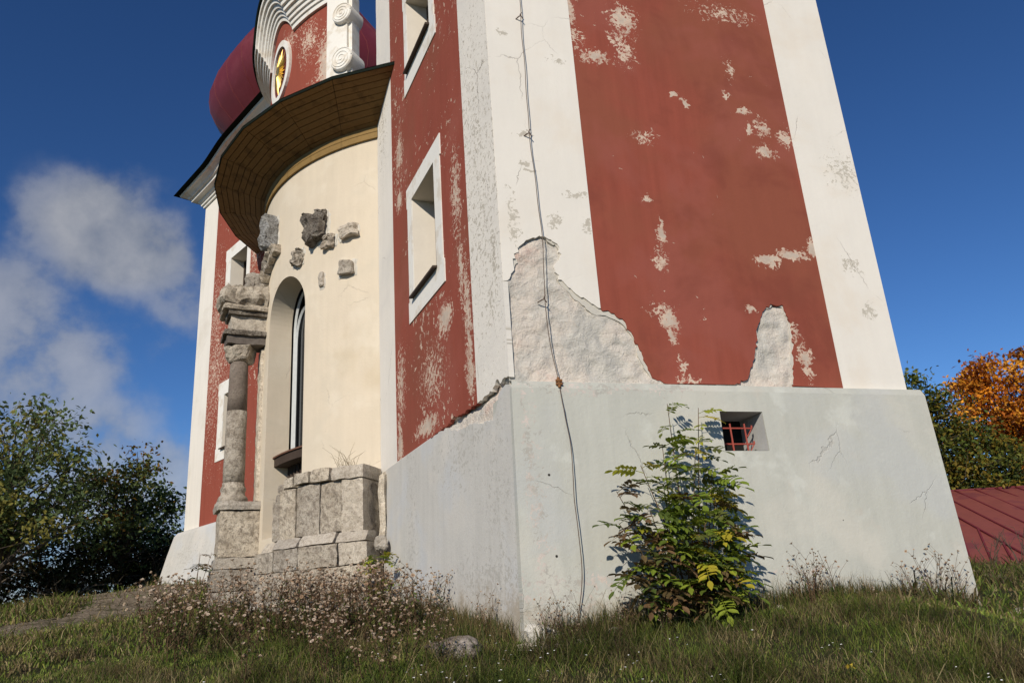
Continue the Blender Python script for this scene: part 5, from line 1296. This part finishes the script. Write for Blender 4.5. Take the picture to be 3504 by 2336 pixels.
while placed < 135 and tries < 4000:
    tries += 1
    az = rr.uniform(-25.0, -2.5); d = rr.uniform(5.9, 11.6)
    x, y = d * math.sin(rad(az)), d * math.cos(rad(az))
    if bool(inside(np.array([x]), np.array([y]), .04)[0]): continue
    if d < 7.3 and rr.random() < .25: continue
    if az < -21.5 and (d > 11 or d < 7.2): continue
    if az > -6 and (d > 7.4 or rr.random() < .75): continue
    if az > -9 and rr.random() < .35: continue
    if d > 9.2 and rr.random() < .6: continue
    sc = rr.uniform(.65, 1.12) * (.8 if d < 7.0 else 1) * (.75 if az > -7 else 1)
    lab = ('brown dried weed in the patch in front of the altar stones', 'dried weed in front of the left tower plinth')[az < -15.5]
    put_weed(rr.choice(WV), x, y, sc, rr.uniform(0, 6.28), 'dried_weed', lab, ('dried weeds before the altar', 'dried weeds before the left tower')[az < -15.5], (rr.uniform(-.2, .2), rr.uniform(-.2, .2))); placed += 1
for k in range(15):
    s = rr.uniform(2.1, 4.5); d = abs(rr.gauss(0, .16)) + .05; p = fps(s, 1.4, d)
    put_weed(rr.choice(WS), p[0], p[1], rr.choice((.4, .5, .6, .7, .95)), rr.uniform(0, 6.28), 'dried_stalk', 'thin dried flower stalk along the plinth right of the shrub', 'dried stalks along the side plinth')
for k in range(12):
    s = rr.uniform(.0, 1.0); d = abs(rr.gauss(0, .2)) + .08; p = fps(s, 1.4, d)
    put_weed(rr.choice(WS), p[0], p[1], rr.uniform(.35, .7), rr.uniform(0, 6.28), 'dried_stalk', 'short dried stalk between the tower corner and the shrub', 'dried stalks near the tower corner')
for k in range(9):
    s = rr.uniform(.3, 4.3); d = abs(rr.gauss(0, .2)) + .1; p = fpf(s, 1.4, d)
    put_weed(rr.choice(WS), p[0], p[1], rr.uniform(.5, .95), rr.uniform(0, 6.28), 'dried_stalk', 'dried stalk below the shaded front plinth', 'dried stalks along the front plinth')
# dry grass on top of the altar stones
tf = empty('grass_tuft', cyl(36.5, 3.62, 4.4), 'dry grass tuft on top of the altar stones', 'grass tuft')
m = MB()
for k in range(26):
    a = rr.uniform(0, 6.28); L = rr.uniform(.15, .5); p = Vector(cyl(36.5 + rr.uniform(-1.6, 1.6), 3.60, 4.4 + rr.uniform(-.1, .15)))
    e = p + Vector((math.cos(a) * L * .45, math.sin(a) * L * .45, L * .85)); m.tube([p, p.lerp(e, .55) + Vector((0, 0, .08 * L)), e + Vector((math.cos(a) * .05, math.sin(a) * .05, -.03))], [.003, .0025, .001], 3, False)
m.build('blades', solid('dry_blade', (.20, .15, .08), .9, .2, 9.0, 0), tf)
# small white flowers in the turf
R = np.random.default_rng(8); V = []; F = []
for k in range(46):
    d = R.uniform(5.2, 6.6); a = R.uniform(-30, 33); x, y = d * math.sin(rad(a)), d * math.cos(rad(a))
    if inside(np.array([x]), np.array([y]))[0]: continue
    for q in range(R.integers(1, 4)):
        px, py = x + R.normal() * .03, y + R.normal() * .03; z = g1(px, py) + R.uniform(.07, .15); b = len(V); r = R.uniform(.006, .011)
        V += [(px, py, z + .003)] + [(px + r * math.cos(w), py + r * math.sin(w), z + R.uniform(-.003, .003)) for w in np.linspace(0, 2 * math.pi, 6, endpoint=False)]
        F += [(b, b + 1 + i, b + 1 + (i + 1) % 6) for i in range(6)]
tag(mk('white_wildflowers', V, F, solid('petal_white', (.78, .77, .74), .8, .05, 5, 0)), 'tiny white wildflowers scattered through the short grass', 'flowers', kind='stuff')
# fallen leaves
for i, (x, y, c_, lab) in enumerate(((-1.55, 5.55, (.55, .16, .02), 'bright orange fallen leaf in the grass at the bottom'), (2.05, 5.55, (.5, .36, .04), 'yellow fallen leaf in the grass at the lower right'))):
    z = g1(x, y) + .07; V = [(x, y, z)] + [(x + .035 * math.cos(w) * (1 if k % 2 else .6), y + .035 * math.sin(w) * (1 if k % 2 else .6), z + .018 * math.sin(w * 2)) for k, w in enumerate(np.linspace(0, 2 * math.pi, 10, endpoint=False))]
    tag(mk('fallen_leaf', V, [(0, 1 + k, 1 + (k + 1) % 10) for k in range(10)], solid('fallen_leaf_%d' % i, c_, .7, .1, 20, 0)), lab, 'leaf')
